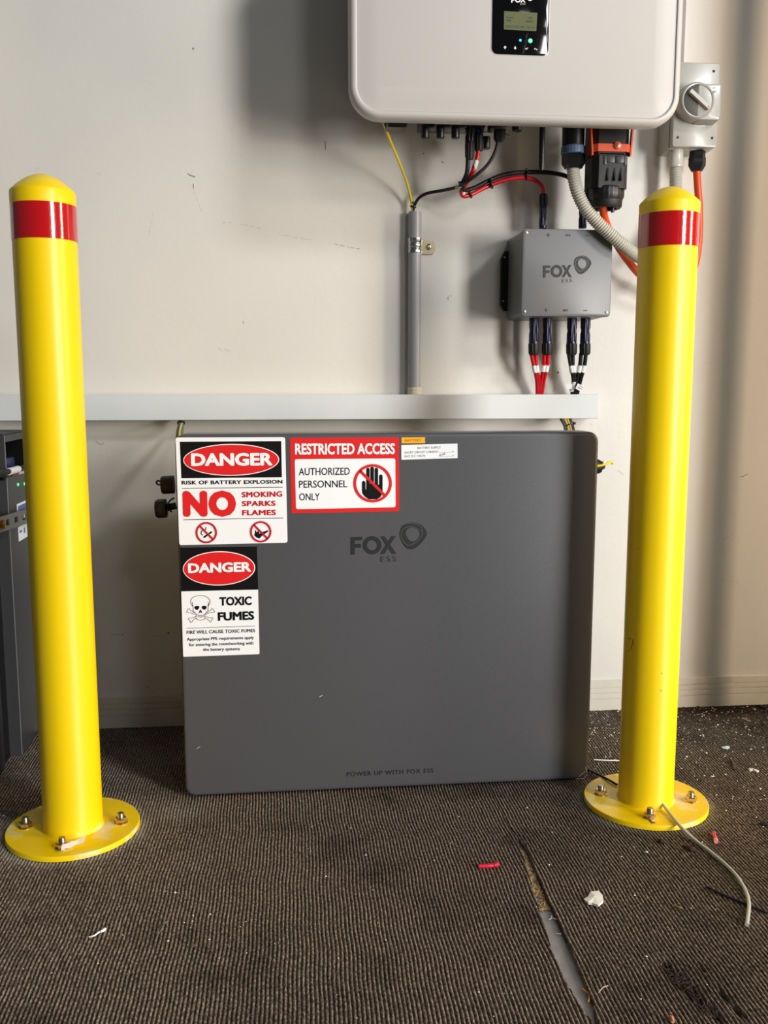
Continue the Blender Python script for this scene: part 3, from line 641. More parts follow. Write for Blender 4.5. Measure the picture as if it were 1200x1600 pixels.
# ================================================================== INVERTER
YI = -.25
ix0, ix1 = at(545.5, 120, YI).x, at(1065.5, 120, YI).x; iz0 = at(800, 190.5, YI).z; iz1 = iz0+.43
inv = root('solar_inverter', ((ix0+ix1)/2, -.13, iz0), 'large white wall-mounted inverter with black display panel, cut off at the top', 'inverter')
bm = BM()
rr(bm, ix0, ix1, iz0, iz1, .052, [(.010, YI+.036), (.004, YI+.034), (0, YI+.026), (0, YI+.010), (.0015, YI+.005), (.005, YI+.0012), (.009, YI), (.0115, YI+.0004), (.0135, YI+.0028), (.016, YI+.0026), (.03, YI+.0006), (.05, YI-.0008)], 12)
obj('front_cover', bm, WHITE_CASE, inv)
bm = BM(); rr(bm, ix0+.02, ix1-.02, iz0+.075, iz1-.01, .03, [(0, YI+.034), (0, -.022), (.004, -.018)], 6)
obj('housing', bm, mat('housing_grey', (150, 150, 148), .45), inv)
bm = BM(); box(bm, ix0+.12, ix1-.12, -.02, 0, iz0+.12, iz1-.05, .001); obj('wall_bracket', bm, STEEL, inv)
YP = YI-.0012
PI_ = lambda px, py: at(px, py, YP)
pp = Crop(740, 0, 7.5, PI_)
px0, px1 = PI_(769, 40).x, PI_(857.5, 40).x; pz0 = PI_(813, 86).z
bm = BM(); rr(bm, px0-.0018, px1+.0018, pz0-.0018, pz0+.150, .011, [(0, YI+.0005), (0, YP+.0003), (.0008, YP)], 8); dr = obj('display_surround', bm, WHITE_CASE, inv)
bm = BM(); rr(bm, px0, px1, pz0, pz0+.148, .010, [(0, YP+.0002), (0, YP-.0006), (.0005, YP-.0009)], 8); dp = obj('display_panel', bm, mat('gloss_black', (8, 8, 9), .08), inv)
YP = YI-.0024
bm = BM(); q = [pp(358, 130), (pp(748, 150)), pp(735, 366), pp(355, 345)]; prism(bm, q, Vector((0, .0002, 0))); obj('lcd_screen', bm, mat('lcd_olive', (84, 92, 52), .6, emit=.05), dp, sm=False)
LCD = mat('lcd_ink', (44, 50, 28), .5)
for t, bl, br, tl in (('Power', (385, 214), (470, 216), (385, 192)), ('0W', (640, 222), (690, 224), (640, 200)), ('Today', (380, 248), (440, 250), (380, 228)), ('0.0kWh', (615, 262), (700, 266), (615, 240))):
    pp.text(t, bl, br, tl, LCD, dp, .01, lift=.0002)
pp.text('2022-03-30 12:14', (372, 320), (712, 336), (372, 296), LCD, dp, .01, lift=.0002)
lf = lambda x, y, lift=0: PI_(798.7+(x-135)*.0416, 4.2+(y-497)*.0416)+Vector((0, -lift, 0))
logo(lf, dp, LOGO_WHITE, mat('gloss_black', (8, 8, 9)), .0003)
bm = BM(); lathe(bm, [(.0021, 0), (.0018, .0006), (.0001, .0008)], pp(548, 472), (0, -1, 0), 16); obj('status_light', bm, mat('blue_led', (30, 170, 240), .3, emit=2.5), dp, 'blue status light')
bm = BM(); lathe(bm, [(.0034, 0), (.0030, .0008), (.0001, .0011)], pp(665, 478), (0, -1, 0), 16); obj('status_light', bm, mat('green_led', (60, 255, 110), .3, emit=5), dp, 'green status light')
for pts in ([(362, 574), (362, 558), (349, 558), (368, 536), (387, 558), (374, 558), (374, 574)], [(481, 543), (493, 543), (493, 560), (505, 560), (487, 582), (469, 560), (481, 560)], [(600, 568), (606, 562), (617, 573), (636, 556), (640, 562), (618, 584)],
            [(707, 573), (722, 563), (722, 570), (742, 574), (749, 583), (742, 592), (736, 590), (741, 583), (738, 579), (722, 577), (722, 583)]):
    pp.poly(pts, LOGO_WHITE, dp, .0003, name='button_icon')
# things on the inverter's underside
YQ = -.15
def drop(name, px, y0, y1, rt, rb, Y, m_, label=None, n=20, par=None, **k):
    """vertical round fitting between two picture heights at depth Y"""
    a, b = at(px, y0, Y), at(px, y1, Y); bm = BM(); along(bm, (b.x, Y, a.z), (b.x, Y, b.z), [(rt, 0), (rt, .9), (rb, 1)], n=n, **k)
    return obj(name, bm, m_, par or inv, label)
a, b = at(599, 186, -.19), at(639, 203, -.19)
bm = BM(); rr(bm, a.x, b.x, b.z, iz0+.08, .006, [(.004, -.17), (0, -.174), (0, -.205), (.003, -.208)], 4)
for v in bm.verts:
    if v.co.z < b.z+.012: v.co.x = (v.co.x-(a.x+b.x)/2)*.8+(a.x+b.x)/2
obj('isolator_knob', bm, BLACK, inv, 'black switch knob under the left end')
a, b = at(656, 190, -.12), at(756, 202, -.12); bm = BM(); box(bm, a.x, b.x, -.16, -.08, b.z, iz0+.078, .002); obj('port_block', bm, BLACK, inv)
for px in (664, 688, 711.5):
    o_ = drop('port_cap', px, 196, 217, .0075, .0062, -.13, BLACK, n=16)
    c = at(px+9, 201, -.13); bm = BM(); box(bm, c.x-.0075, c.x+.0075, -.142, -.118, c.z-.0016, c.z+.0022, .0008); obj('cap_wing', bm, mat('worn_black', (42, 42, 44), .4), o_)
drop('cap', 808, 190, 205, .0095, .0085, -.14, BLACK); 
bm = BM(); tube(bm, [at(764, 192, -.13), at(757, 197, -.14), at(756, 206, -.14), at(765, 205, -.13)], .0008, 6); tube(bm, [at(806, 204, -.14), at(800, 209, -.14), at(792, 211, -.14), at(789, 206, -.13)], .0008, 6); tube(bm, [at(829, 194, -.14), at(834, 198, -.14), at(842, 195, -.14)], .0008, 6)
obj('tether_cord', bm, BLACK, inv)
a, b = at(764, 190, -.14), at(790, 205, -.14); bm = BM(); box(bm, a.x, b.x, -.155, -.125, b.z, iz0+.078, .002); obj('data_port', bm, BLACK, inv)
ant = drop('antenna', 846, 190, 266, .0056, .0048, -.13, BLACK, 'black stick antenna', n=16)
drop('rotary_stop', 759, 214, 233, .0085, .007, -.10, BLACK, n=20)

# ---------------------------------------------------------------- DC cables between inverter, pipe and junction box
def plug(px, y0, y1, y2, Y, par, rb=.0075, rn=.0088, body=NAVY):
    a, b, c = at(px, y0, Y), at(px, y1, Y), at(px, y2, Y)
    bm = BM(); along(bm, (b.x, Y, a.z), (b.x, Y, b.z), [(rb*.92, 0), (rb, .06), (rb, .45), (rb*.9, .5), (rb*.9, .6), (rb, .65), (rb, 1)], n=20); p_ = obj('connector_body', bm, body, par)
    bm = BM(); 
    for s in (-1, 1):
        box(bm, b.x+s*rb*.35-.0012, b.x+s*rb*.35+.0012, Y-rb-.0012, Y-rb*.8, min(a.z, b.z)+.004, max(a.z, b.z)-.004, .0004)
    obj('latch', bm, body, p_)
    bm = BM(); along(bm, (b.x, Y, b.z), (c.x, Y, c.z), [(rn, 0), (rn*1.02, .1), (rn, .8), (rn*.8, 1)], n=48, ribs=12, ribd=.1); obj('clamp_nut', bm, RUBBER, par)
YC = -.115
# red cable
rc = root('dc_cable', at(740, 300, YC), 'thick red cable looping from the inverter to the top of the junction box', 'cable')
pts = [(748, 228, YC), (746, 245, YC), (742, 258, YC), (738, 270, YC), (729, 286, -.10), (721, 298, -.085), (724, 306, -.075), (736, 304, -.07), (760, 292, -.06), (790, 281, -.06), (818, 277.5, -.06), (838, 283, -.06), (848, 294, -.06), (849, 310, -.06)]
cable('sheath', pts, .0042, RED_W, None, parent=rc)
cable('marker_sleeve', [(744.5, 251, YC), (741, 265, YC)], .0049, SLEEVE, 'white marker sleeve', parent=rc, step=2)
cable('marker_sleeve', [(724, 296, -.086), (723, 302, -.079)], .0050, SLEEVE, 'white marker sleeve', parent=rc, step=2)
plug(748, 192, 213, 236, YC, rc, .0085, .0092)
plug(849, 357, 322, 303, -.06, rc, .0078, .0084)
# black cable
bc = root('dc_cable', at(745, 300, -.10), 'thick black cable arching just above the red one, running behind the grey hose', 'cable')
cable('sheath', [(731, 235, -.12), (731, 255, -.12), (729, 272, -.115), (722, 289, -.10), (726, 297, -.085), (742, 293, -.07), (764, 282, -.06), (790, 272.5, -.06), (822, 269, -.06), (855, 269.5, -.06), (884, 275, -.055), (900, 286, -.055), (909, 300, -.06), (910, 312, -.06)], .0042, RUBBER, None, parent=bc)
plug(734, 192, 225, 249, -.125, bc, .0085, .0088, BLACK)
plug(911, 357, 322, 305, -.06, bc, .0078, .0084)
# comms cable
dc = root('data_cable', at(690, 300, -.08), 'thin black data cable running from the inverter down into the grey pipe', 'cable')
cable('sheath', [(779, 215, -.14), (774, 236, -.14), (762, 257, -.135), (745, 273, -.13), (728, 285, -.12), (712, 293, -.09), (690, 298, -.06), (668, 302, -.04), (655, 309, -.03), (648, 320, -.022), (645, 332, -.018), (645, 345, -.018)], .0030, RUBBER, None, parent=dc)
a, b = at(780.5, 205, -.14), at(780.5, 222, -.14); bm = BM(); along(bm, (a.x, -.14, a.z), (a.x, -.14, b.z), [(.0105, 0), (.0105, .7), (.007, 1)], n=24, hexa=True); obj('gland_nut', bm, BLACK, dc)
cable('marker_sleeve', [(713, 293, -.092), (719, 290.5, -.103)], .0036, mat('grey_sleeve', (170, 172, 170), .5), 'grey marker sleeve', parent=dc, step=2)
cable('earth_wire', [(596, 184, -.20), (601, 197, -.18), (613, 228, -.13), (627, 262, -.075), (637, 290, -.04), (642, 310, -.024), (644, 322, -.02), (645, 340, -.017)], .0024, YELLOW_W, 'thin yellow wire slanting from the inverter corner into the grey pipe')
def tie(px, py, Y, r, ax, label, head=True):
    bm = BM(); c = at(px, py, Y); lathe(bm, [(r*.9, -.0014), (r, -.001), (r, .001), (r*.9, .0014)], c, ax, 16)
    if head: box(bm, c.x-.0016, c.x+.0016, c.y-.003, c.y+.001, c.z+r*.9, c.z+r*.9+.004, .0003)
    tag(obj('cable_tie', bm, BLACK), label, 'cable tie')
tie(645.5, 323, -.022, .0062, (.2, 0, 1), 'black cable tie just above the mouth of the grey pipe')
tie(822, 274, -.06, .0095, (1, 0, 0), 'black cable tie binding red and black cable at the crest of the arch')
tie(767, 288, -.064, .0090, (1, 0, .4), 'black cable tie on the rising part of the arch, left of the crest')
tie(734, 303, -.072, .0088, (1, 0, .5), 'black cable tie at the lowest bend of the red cable')
tie(722, 288, -.103, .0085, (.5, 0, .8), 'black cable tie where three cables cross below the inverter', False)

# ---------------------------------------------------------------- junction box
YJ = -.12
PJ = lambda px, py: at(px, py, YJ)
cj = Crop(780, 330, 5.335, PJ)
jx0, jx1 = PJ(815.5, 430).x, PJ(956, 430).x; jz0, jz1 = PJ(880, 494.5).z, PJ(860, 357.5).z
jb = root('junction_box', ((jx0+jx1)/2, -.06, jz0), 'grey battery junction box with screwed lid and black mark, on the wall behind the hose', 'junction box')
bm = BM(); rr(bm, jx0, jx1, jz0, jz1, .007, [(.001, YJ+.014), (0, YJ+.013), (0, YJ+.0025), (.0008, YJ+.0008), (.0028, YJ)], 5); obj('lid', bm, JB, jb)
bm = BM(); rr(bm, jx0-.001, jx1-.001, jz0-.001, jz1-.001, .008, [(.0025, YJ+.013), (.0015, YJ+.0155), (0, -.008), (.001, 0)], 5); obj('case', bm, JB, jb)
for (px, py, s_) in ((228, 178, 1), (210, 837, 0), (893, 843, 0), (905, 178, 0)):
    c = cj(px, py); bm = BM(); lathe(bm, [(.0026, 0), (.0026, .0006), (.0018, .0010), (.0010, .0010), (.0007, .0003)], c, (0, -1, 0), 16); obj('screw', bm, ZINC if s_ else STEEL, jb, 'brassy screw' if s_ else None)
logo(lambda x, y, lift=0: cj(365+(x-135)*.4503, 553+(y-497)*.487, lift), jb, LOGO_BLACK, JB)
for cx_, cy_ in ((408, 198), (390, 824)):
    cj.poly([(cx_-16, cy_-3), (cx_-3, cy_-3), (cx_-3, cy_-16), (cx_+3, cy_-16), (cx_+3, cy_-3), (cx_+16, cy_-3), (cx_+16, cy_+3), (cx_+3, cy_+3), (cx_+3, cy_+16), (cx_-3, cy_+16), (cx_-3, cy_+3), (cx_-16, cy_+3)], LOGO_BLACK, jb, .0004, name='plus_mark')
for cx_, cy_ in ((738, 202), (717, 828)): cj.poly([(cx_-16, cy_-3), (cx_+16, cy_-3), (cx_+16, cy_+3), (cx_-16, cy_+3)], LOGO_BLACK, jb, .0004, name='minus_mark')
cj.text('PCS', (554, 208), (594, 208), (554, 192), LOGO_BLACK, jb, .02); cj.text('BAT', (534, 835), (575, 835), (534, 817), LOGO_BLACK, jb, .02)
fa, fb = at(784, 392, -.012), at(802, 486, -.012)
bm = BM(); q = [(fa.x, fa.z-.014), (fa.x+.007, fa.z), (fb.x+.02, fa.z), (fb.x+.02, fb.z), (fa.x+.007, fb.z), (fa.x, fb.z+.012)]
prism(bm, [Vector((x, -.012, z)) for x, z in q], Vector((0, .012, 0))); fl = obj('mounting_flange', bm, BLACK, jb, 'black mounting flange', sm=False)
for px, py in ((788.5, 402), (786.5, 470.5)):
    bm = BM(); lathe(bm, [(.0026, 0), (.002, .0015), (.0001, .002)], at(px, py, -.012), (0, -1, 0), 12); obj('screw', bm, ZINC, fl)
# bottom plugs, each with its pair of cores and marker sleeve
YB = -.065
def battery_lead(px, m_, label, lines, sleeve):
    r_ = root('battery_lead', at(px, 540, YB), label, 'cable', 'plugs under the junction box')
    plug(px, 492, 537, 555, YB, r_, .0098, .0108)
    for L in lines: cable('core', L, .0040, m_, None, parent=r_)
    for (xa, ya, xb, yb) in sleeve: cable('marker_sleeve', [(xa, ya, YB+.008), (xb, yb, YB+.009)], .0047, SLEEVE, 'white marker sleeve', parent=r_, step=2)
    return r_
Yt = -.024
def ln(a, b, c, d): return [(a, 552, YB), (b, 572, YB+.008), (c, 594, YB+.022), (d, 618, Yt)]
battery_lead(834, RED_W, 'leftmost of the four plugs under the junction box, with red cores', [ln(830, 834.5, 839, 840), ln(837, 838, 842, 843.5)], [(834, 571, 836.5, 582), (838, 571, 839.5, 582)])
battery_lead(855, RED_W, 'second plug from the left under the junction box, with red cores', [ln(850.5, 849.5, 846, 843), ln(857, 855, 850, 846)], [(849.5, 570, 848.5, 581), (855, 570, 853, 581)])
battery_lead(893, RUBBER, 'third plug from the left under the junction box, with black cores', [ln(888.5, 892, 896, 894), ln(895, 895, 898, 897)], [(892, 571, 894, 582), (895, 571, 896.5, 582)])
battery_lead(914, RUBBER, 'rightmost of the four plugs under the junction box, with black cores', [ln(908, 906, 901, 897), ln(915.5, 913, 907, 901)], [(906, 571, 904, 582), (913, 571, 910, 582)])
def flag(q, label):
    bm = BM(); prism(bm, [at(x, y, -.05) for x, y in q], Vector((0, .0008, 0))); return tag(obj('cable_flag', bm, SLEEVE, sm=False), label, 'label')
f1 = flag([(884, 599), (894, 600), (893.5, 608), (884.5, 608)], 'tiny square tag on the black cores, left of the tilted one')
f2 = flag([(903, 599), (913, 604), (908, 612), (899, 607)], 'tiny tilted white tag at the foot of the rightmost black cores')
bm = BM(); ribbon(bm, [at(903, 605, -.0504), at(909, 608, -.0504)], .0012, Vector((0, -1, 0))); ribbon(bm, [at(905, 602.5, -.0504), at(911, 605.5, -.0504)], .0008, Vector((0, -1, 0))); obj('print_line', bm, GP, f2, sm=False)
tag_sl = cable('marker_sleeve', [(897, 596, -.042), (893, 611, -.035)], .0045, SLEEVE, 'white cable marker wrapped round the black cores just above the trunking', 'label')

# ---------------------------------------------------------------- AC plugs
ap = root('output_plug', at(895, 262, -.13), 'black round plug with slate blue ring under the inverter, feeding the grey hose', 'plug')
YA = -.13
def seg(name, px, y0, y1, prof, Y, m_, par, n=32, label=None, **k):
    a, b = at(px, y0, Y), at(px, y1, Y); bm = BM(); along(bm, (b.x, Y, a.z), (b.x, Y, b.z), prof, n=n, **k); return obj(name, bm, m_, par, label)
R1 = .0212
seg('shell', 895.5, 185, 230, [(R1, 0), (R1, .3), (R1*.97, .33), (R1*.97, 1)], YA, BLACK, ap)
seg('lock_ring', 895.5, 229, 242, [(R1*1.0, 0), (R1*1.07, .1), (R1*1.07, .9), (R1, 1)], YA, BLUE_RING, ap, n=72, ribs=24, ribd=.03, label='slate blue locking ring')
seg('gland_nut', 895.5, 241, 264, [(R1*1.02, 0), (R1*1.02, .65), (R1*.75, 1)], YA, BLACK, ap, n=48, hexa=True)
oc = root('ac_connector', at(955, 320, -.13), 'large black connector with orange latch frame under the inverter', 'plug')
XA, XB = at(926, 270, YA-.03).x, at(983, 270, YA-.03).x; xc = (XA+XB)/2
za = at(955, 192, YA-.03).z; zb = at(955, 240, YA-.03).z; zc = at(955, 292, YA-.03).z
def obox(bm, cx_, hw, y0, y1, z0, z1, ch):
    pts = [(-hw+ch, y0), (hw-ch, y0), (hw, y0+ch), (hw, y1-ch), (hw-ch, y1), (-hw+ch, y1), (-hw, y1-ch), (-hw, y0+ch)]
    loops(bm, [[Vector((cx_+x, y, z)) for x, y in pts] for z in (z0, z1)])
hw = (XB-XA)/2
bm = BM(); obox(bm, xc, hw, YA-.032, YA+.030, zb-.002, za+.02, .009); obj('socket', bm, BLACK, oc)
bm = BM(); obox(bm, xc, hw*.97, YA-.032, YA+.030, zc-.002, zb, .010); obj('shell', bm, BLACK, oc)
bm = BM(); q = [(.0, .0), (1, 0), (1, 1), (0, 1)]
fx0, fx1 = at(943, 262, YA-.033).x, at(979, 262, YA-.033).x; fz0, fz1 = at(960, 254, YA-.033).z, at(960, 243, YA-.033).z
for (u0, u1, v0, v1) in ((0, .12, -.3, 1), (.88, 1, -.3, 1), (.12, .48, .0, 1), (.52, .88, 0, 1)):
    box(bm, fx0+(fx1-fx0)*u0, fx0+(fx1-fx0)*u1, YA-.0335, YA-.031, fz0+(fz1-fz0)*v0, fz0+(fz1-fz0)*v1, .0003)
obj('latch_plate', bm, mat('worn_black', (42, 42, 44), .4), oc)
bm = BM(); a, b = at(948, 282, YA-.033), at(972, 262, YA-.033)
for x_ in (a.x, (a.x+b.x)/2-.001, b.x-.003):
    t = BM(); prism(t, [Vector((x_, YA-.032, b.z)), Vector((x_, YA-.039, a.z)), Vector((x_, YA-.032, a.z))], Vector((.0028, 0, 0))); merge(bm, t)
obj('grip_rib', bm, BLACK, oc)
zd = at(955, 313, YA-.03).z
bm = BM(); lathe(bm, [(hw*1.0, 0), (hw*1.06, .003), (hw*1.06, (zc-zd)*.7), (hw*.96, zc-zd)], (xc-.001, YA, zc+.003), (0, 0, -1), 72, ribs=24, ribd=.03); obj('clamp_nut', bm, BLACK, oc)
ze = at(955, 322, YA-.03).z
bm = BM(); ls = []
for r_, z_ in ((hw*.94, zd+.004), (hw*.92, ze+.003), (hw*.84, ze), (hw*.66, ze), (hw*.66, ze+.02)): ls.append([Vector((xc+r_*math.cos(t), YA+r_*math.sin(t), z_)) for t in np.linspace(0, 2*PI, 32, endpoint=False)])
loops(bm, ls); obj('seal_ring', bm, RUBBER, oc)
# orange latch frame: side bars leaning up and a front band
bm = BM(); zo0, zo1 = at(960, 237, YA-.034).z, at(960, 225, YA-.034).z; e_ = hw+.0028
pts = [(-e_, YA+.02), (-e_, YA-.028), (-e_+.010, YA-.036), (e_-.010, YA-.036), (e_, YA-.028), (e_, YA+.02)]
ins = [(-e_+.003, YA+.02), (-e_+.003, YA-.0265), (-e_+.0112, YA-.033), (e_-.0112, YA-.033), (e_-.003, YA-.0265), (e_-.003, YA+.02)]
outl = pts+ins[::-1]; loops(bm, [[Vector((xc+x, y, z)) for x, y in outl] for z in (zo0, zo1)])
for s in (-1, 1):
    t = BM(); prism(t, [Vector((xc+s*(e_-.003), YA-.032, zo0-.006)), Vector((xc+s*(e_-.003), YA-.022, zo0-.006)), Vector((xc+s*(e_+.002), YA-.020, za+.01)), Vector((xc+s*(e_+.002), YA-.030, za+.01))], Vector((s*.003, 0, 0))); merge(bm, t)
obj('latch_frame', bm, ORANGE_P, oc, 'orange latch frame', sm=False)
c = at(965, 227.5, YA-.0365); bm = BM(); lathe(bm, [(.0066, -.001), (.0066, .0022), (.005, .003)], c, (0, -1, 0), 24); bo = obj('latch_boss', bm, ORANGE_P, oc, 'orange round boss')
bm = BM(); lathe(bm, [(.0036, .0025), (.0034, .0042), (.0012, .0044), (.0009, .0035)], c, (0, -1, 0), 20); obj('screw', bm, STEEL, bo)
seg('blanking_pin', 957, 306, 332, [(.0042, 0), (.0036, .5), (.0034, 1)], YA-.014, NAVY, oc, n=14, label='navy blanking pin')

# ---------------------------------------------------------------- isolator switch
iso = root('isolator_switch', at(1080, 235, -.03), 'light grey weatherproof rotary isolator switch on the wall, right of the inverter', 'switch')
YS1 = -.072
g = lambda x, y, Y=YS1: at(1020+x/6.667, 80+y/6.667, Y)
sx0, sx1 = g(207, 900).x, g(672, 800).x; sz0, sz1 = g(400, 998).z, g(600, 120).z
bm = BM(); rr(bm, sx0, sx1, sz0, sz1, .004, [(.0005, YS1+.016), (0, YS1+.015), (0, YS1+.002), (.0006, YS1+.0006), (.002, YS1)], 5); obj('cover', bm, GREY_CASE, iso)
bm = BM(); rr(bm, sx0-.0015, sx1+.0015, sz0-.0015, sz1, .005, [(0, YS1+.0155), (0, 0)], 5); obj('back_box', bm, GREY_CASE, iso)
YS2 = YS1-.026
kx0, kx1 = g(330, 600, YS2).x, g(712, 600, YS2).x; kz0, kz1 = g(600, 715, YS2).z, g(640, 335, YS2).z
kc = g(470, 512, YS2); kr = (g(632, 512, YS2).x-kc.x)
bm = BM(); rr(bm, kc.x, kx1, kz0, kz1, .006, [(-.003, YS1+.001), (0, YS2+.004), (.001, YS2+.001), (.004, YS2)], 5); obj('dial_housing', bm, GREY_CASE, iso)
bm = BM(); lathe(bm, [(kr*1.14, -.024), (kr*1.12, -.004), (kr*1.07, 0), (kr*1.0, .0016), (kr*.94, .0012), (kr*.93, -.003)], kc, (0, -1, 0), 48); obj('dial_collar', bm, GREY_CASE, iso)
bm = BM(); lathe(bm, [(kr*.92, -.004), (kr*.92, -.0018), (kr*.88, -.001)], kc, (0, -1, 0), 48); dl = obj('dial', bm, GREY_DIAL, iso, 'dark grey dial')
A_, B_ = g(398, 405, YS2-.008), g(598, 590, YS2-.008); d_ = (B_-A_).normalized(); s_ = Vector((d_.z, 0, -d_.x))*.0034
bm = BM(); prism(bm, [A_+s_, B_+s_, B_-s_, A_-s_], Vector((0, .0085, 0))); hd = obj('handle', bm, mat('handle_grey', (205, 200, 190), .35), iso, 'light grey turning handle', sm=False)
T_ = B_-d_*.004+Vector((0, -.0003, 0)); bm = BM(); vs = [bm.verts.new(T_+Vector((0, 0, .0022))), bm.verts.new(T_+Vector((.002, 0, -.0014))), bm.verts.new(T_+Vector((-.002, 0, -.0014)))]; bm.faces.new(vs); obj('pointer_mark', bm, mat('faded_red', (214, 90, 80), .5), hd, 'red pointer mark', sm=False)
bm = BM(); q1 = A_+(B_-A_)*.25-s_*.9+Vector((0, .004, 0)); prism(bm, [A_-s_+Vector((0, .003, 0)), B_-s_+Vector((0, .003, 0)), B_-s_*1.0+Vector((-.004, .003, -.005)), A_-s_+d_*.01+Vector((0, .003, -.004))], Vector((0, .005, 0))); obj('handle_base', bm, GREY_DIAL, iso, sm=False)
for x, y in ((635, 208), (260, 898), (618, 905)):
    bm = BM(); lathe(bm, [(.0025, 0), (.0025, .0006), (.0022, .0008), (.0001, .0008)], g(x, y), (0, -1, 0), 16); obj('screw_hole', bm, mat('dark_brown', (52, 42, 36), .6), iso)
text('OFF', g(612, 392, YS2), g(655, 394, YS2), g(612, 374, YS2), mat('faded_print', (150, 146, 138), .5), iso, .0)
bm = BM(); lathe(bm, [(.0032, 0), (.0032, .0006), (.0026, .0008), (.0016, .0008), (.0013, .0004)], g(643, 424, YS2), (0, -1, 0), 20); obj('lock_hole', bm, GREY_CASE, iso)
YG = -.045
gl = seg('cable_gland', 1088.5, 236, 268, [(.0152, 0), (.0152, .3), (.0165, .34), (.0165, .72), (.0105, 1)], YG, BLACK, iso, n=36, hexa=True, label='black cable gland')
seg('hose_adaptor', 1055.5, 234, 262, [(.0138, 0), (.0138, .85), (.0146, .88), (.0142, 1)], YG, mat('translucent_grey', (206, 202, 190), .25), iso, n=32, label='pale grey hose adaptor')
# strip of trunking rising behind the inverter edge
bm = BM(); a = at(1071, 40, -.03); box(bm, a.x-.03, a.x, -.03, 0, sz1, 1.75, .001); tag(obj('cable_duct', bm, mat('duct_grey', (140, 138, 136), .4), sm=False), 'narrow grey duct rising from the isolator beside the inverter edge', 'trunking')

# ---------------------------------------------------------------- hose and orange cable
hp = [(895.5, 258, YA), (896.5, 275, YA), (903, 302, YA-.003), (918, 330, YA-.005), (941, 355, YA-.006), (970, 380, YA-.004), (1000, 402, -.115), (1030, 405, -.095), (1050, 375, -.07), (1056, 330, -.05), (1056, 290, YG), (1055.5, 258, YG)]
def hose_r(i, n): return .0112+.0012*(1, .55, -.75, .55)[i % 4]*1.0
bm = BM(); tube(bm, [at(*p) for p in hp], .0112, 16, 12, hose_r, dense=.00118)
tag(obj('corrugated_hose', bm, HOSE), 'pale grey corrugated hose sweeping from the blue-ringed plug behind the bollard up to the isolator', 'hose')
cable('power_cable', [(942.5, 300, YA), (942.5, 325, YA), (946, 345, -.115), (958, 372, -.09), (978, 403, -.07), (1003, 432, -.055), (1035, 452, -.045), (1065, 448, -.04), (1084, 420, -.04), (1092, 375, -.04), (1092.5, 325, -.042), (1090, 290, YG), (1088.5, 262, YG)], .0073, ORANGE, 'orange power cable looping from the large connector behind the right bollard to the isolator', n=16)

# ================================================================== LEFT CABINET (side view at the left edge)
XS = -.512
lc = root('battery_cabinet', (-.8, -.12, 0), 'dark battery cabinet seen side-on at the left edge, behind the left bollard', 'battery')
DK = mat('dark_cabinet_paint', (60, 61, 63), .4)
S = lambda px, py, lift=0: atx(px, py, XS)+Vector((lift, 0, 0))
zr0, zr1 = S(8, 744).z, S(8, 691).z; yr0 = S(6.5, 700).y
bm = BM(); ys0, ys1 = -.132, -.002; ZTL = .607
# side wall with a recess opening: four panels round the opening
yr1 = -.007
box(bm, XS-.02, XS, ys0, ys1, 0.001, zr0); box(bm, XS-.02, XS, ys0, ys1, zr1, ZTL); box(bm, XS-.02, XS, ys0, yr0, zr0, zr1); box(bm, XS-.003, XS, yr1, ys1, zr0, zr1)
box(bm, -1.15, XS-.02, ys0, ys1, .001, zr0-.01); box(bm, -1.15, XS-.08, ys0, ys1, zr0-.01, ZTL)
box(bm, -1.15, XS-.002, ys0+.002, ys1, ZTL, ZTL+.004, .0015)
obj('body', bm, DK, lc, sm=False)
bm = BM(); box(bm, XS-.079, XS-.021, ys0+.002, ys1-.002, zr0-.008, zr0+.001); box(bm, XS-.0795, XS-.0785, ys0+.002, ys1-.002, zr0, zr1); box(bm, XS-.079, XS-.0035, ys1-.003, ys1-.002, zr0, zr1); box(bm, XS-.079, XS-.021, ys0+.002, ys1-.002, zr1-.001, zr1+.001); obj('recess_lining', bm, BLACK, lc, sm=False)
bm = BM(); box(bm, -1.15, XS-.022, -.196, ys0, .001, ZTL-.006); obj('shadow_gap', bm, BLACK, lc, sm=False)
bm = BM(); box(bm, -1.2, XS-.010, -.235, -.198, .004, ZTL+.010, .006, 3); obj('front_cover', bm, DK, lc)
bm = BM(); box(bm, XS-.05, XS-.012, -.115, -.03, zr0+.001, zr0+.028, .004); obj('connector', bm, mat('deep_blue_plastic', (24, 34, 88), .4), lc, 'deep blue connector')
bm = BM(); box(bm, XS, XS+.0008, yr0-.003, yr1+.003, zr0-.004, zr0-.0005); obj('recess_lip', bm, BLACK, lc, sm=False)
bm = BM(); tube(bm, [Vector((XS-.0005, ys0+.001, .002)), Vector((XS-.0005, ys0+.001, ZTL))], .0011, 8); obj('edge_highlight', bm, mat('highlight_grey', (120, 121, 124), .35), lc)  # lighter grey strip paints the highlight along the cabinet's front edge
for px, py in ((27.8, 757), (38, 756)):
    bm = BM(); lathe(bm, [(.0028, 0), (.0024, .001), (.0001, .0013)], S(px, py), (1, -.3, 0), 14); obj('status_light', bm, mat('green_led2', (70, 255, 130), .3, emit=2.2), lc, 'green status light')
def side_panel(px0, py0, px1, py1, m_, par, lift, name, label=None):
    a, b = S(px0, py0), S(px1, py1); bm = BM(); box(bm, XS+lift-.0002, XS+lift, min(a.y, b.y), max(a.y, b.y), min(a.z, b.z), max(a.z, b.z)); return obj(name, bm, m_, par, label, sm=False)
VIO = mat('violet_blue_print', (96, 110, 180), .5)
l1 = side_panel(26, 788, 44, 806, WHITE_STICK, lc, .0004, 'rating_label', 'white label with blue header'); side_panel(27.5, 791, 44, 794.5, VIO, l1, .0008, 'header_bar'); side_panel(35.5, 796, 37, 801, VIO, l1, .0008, 'symbol')
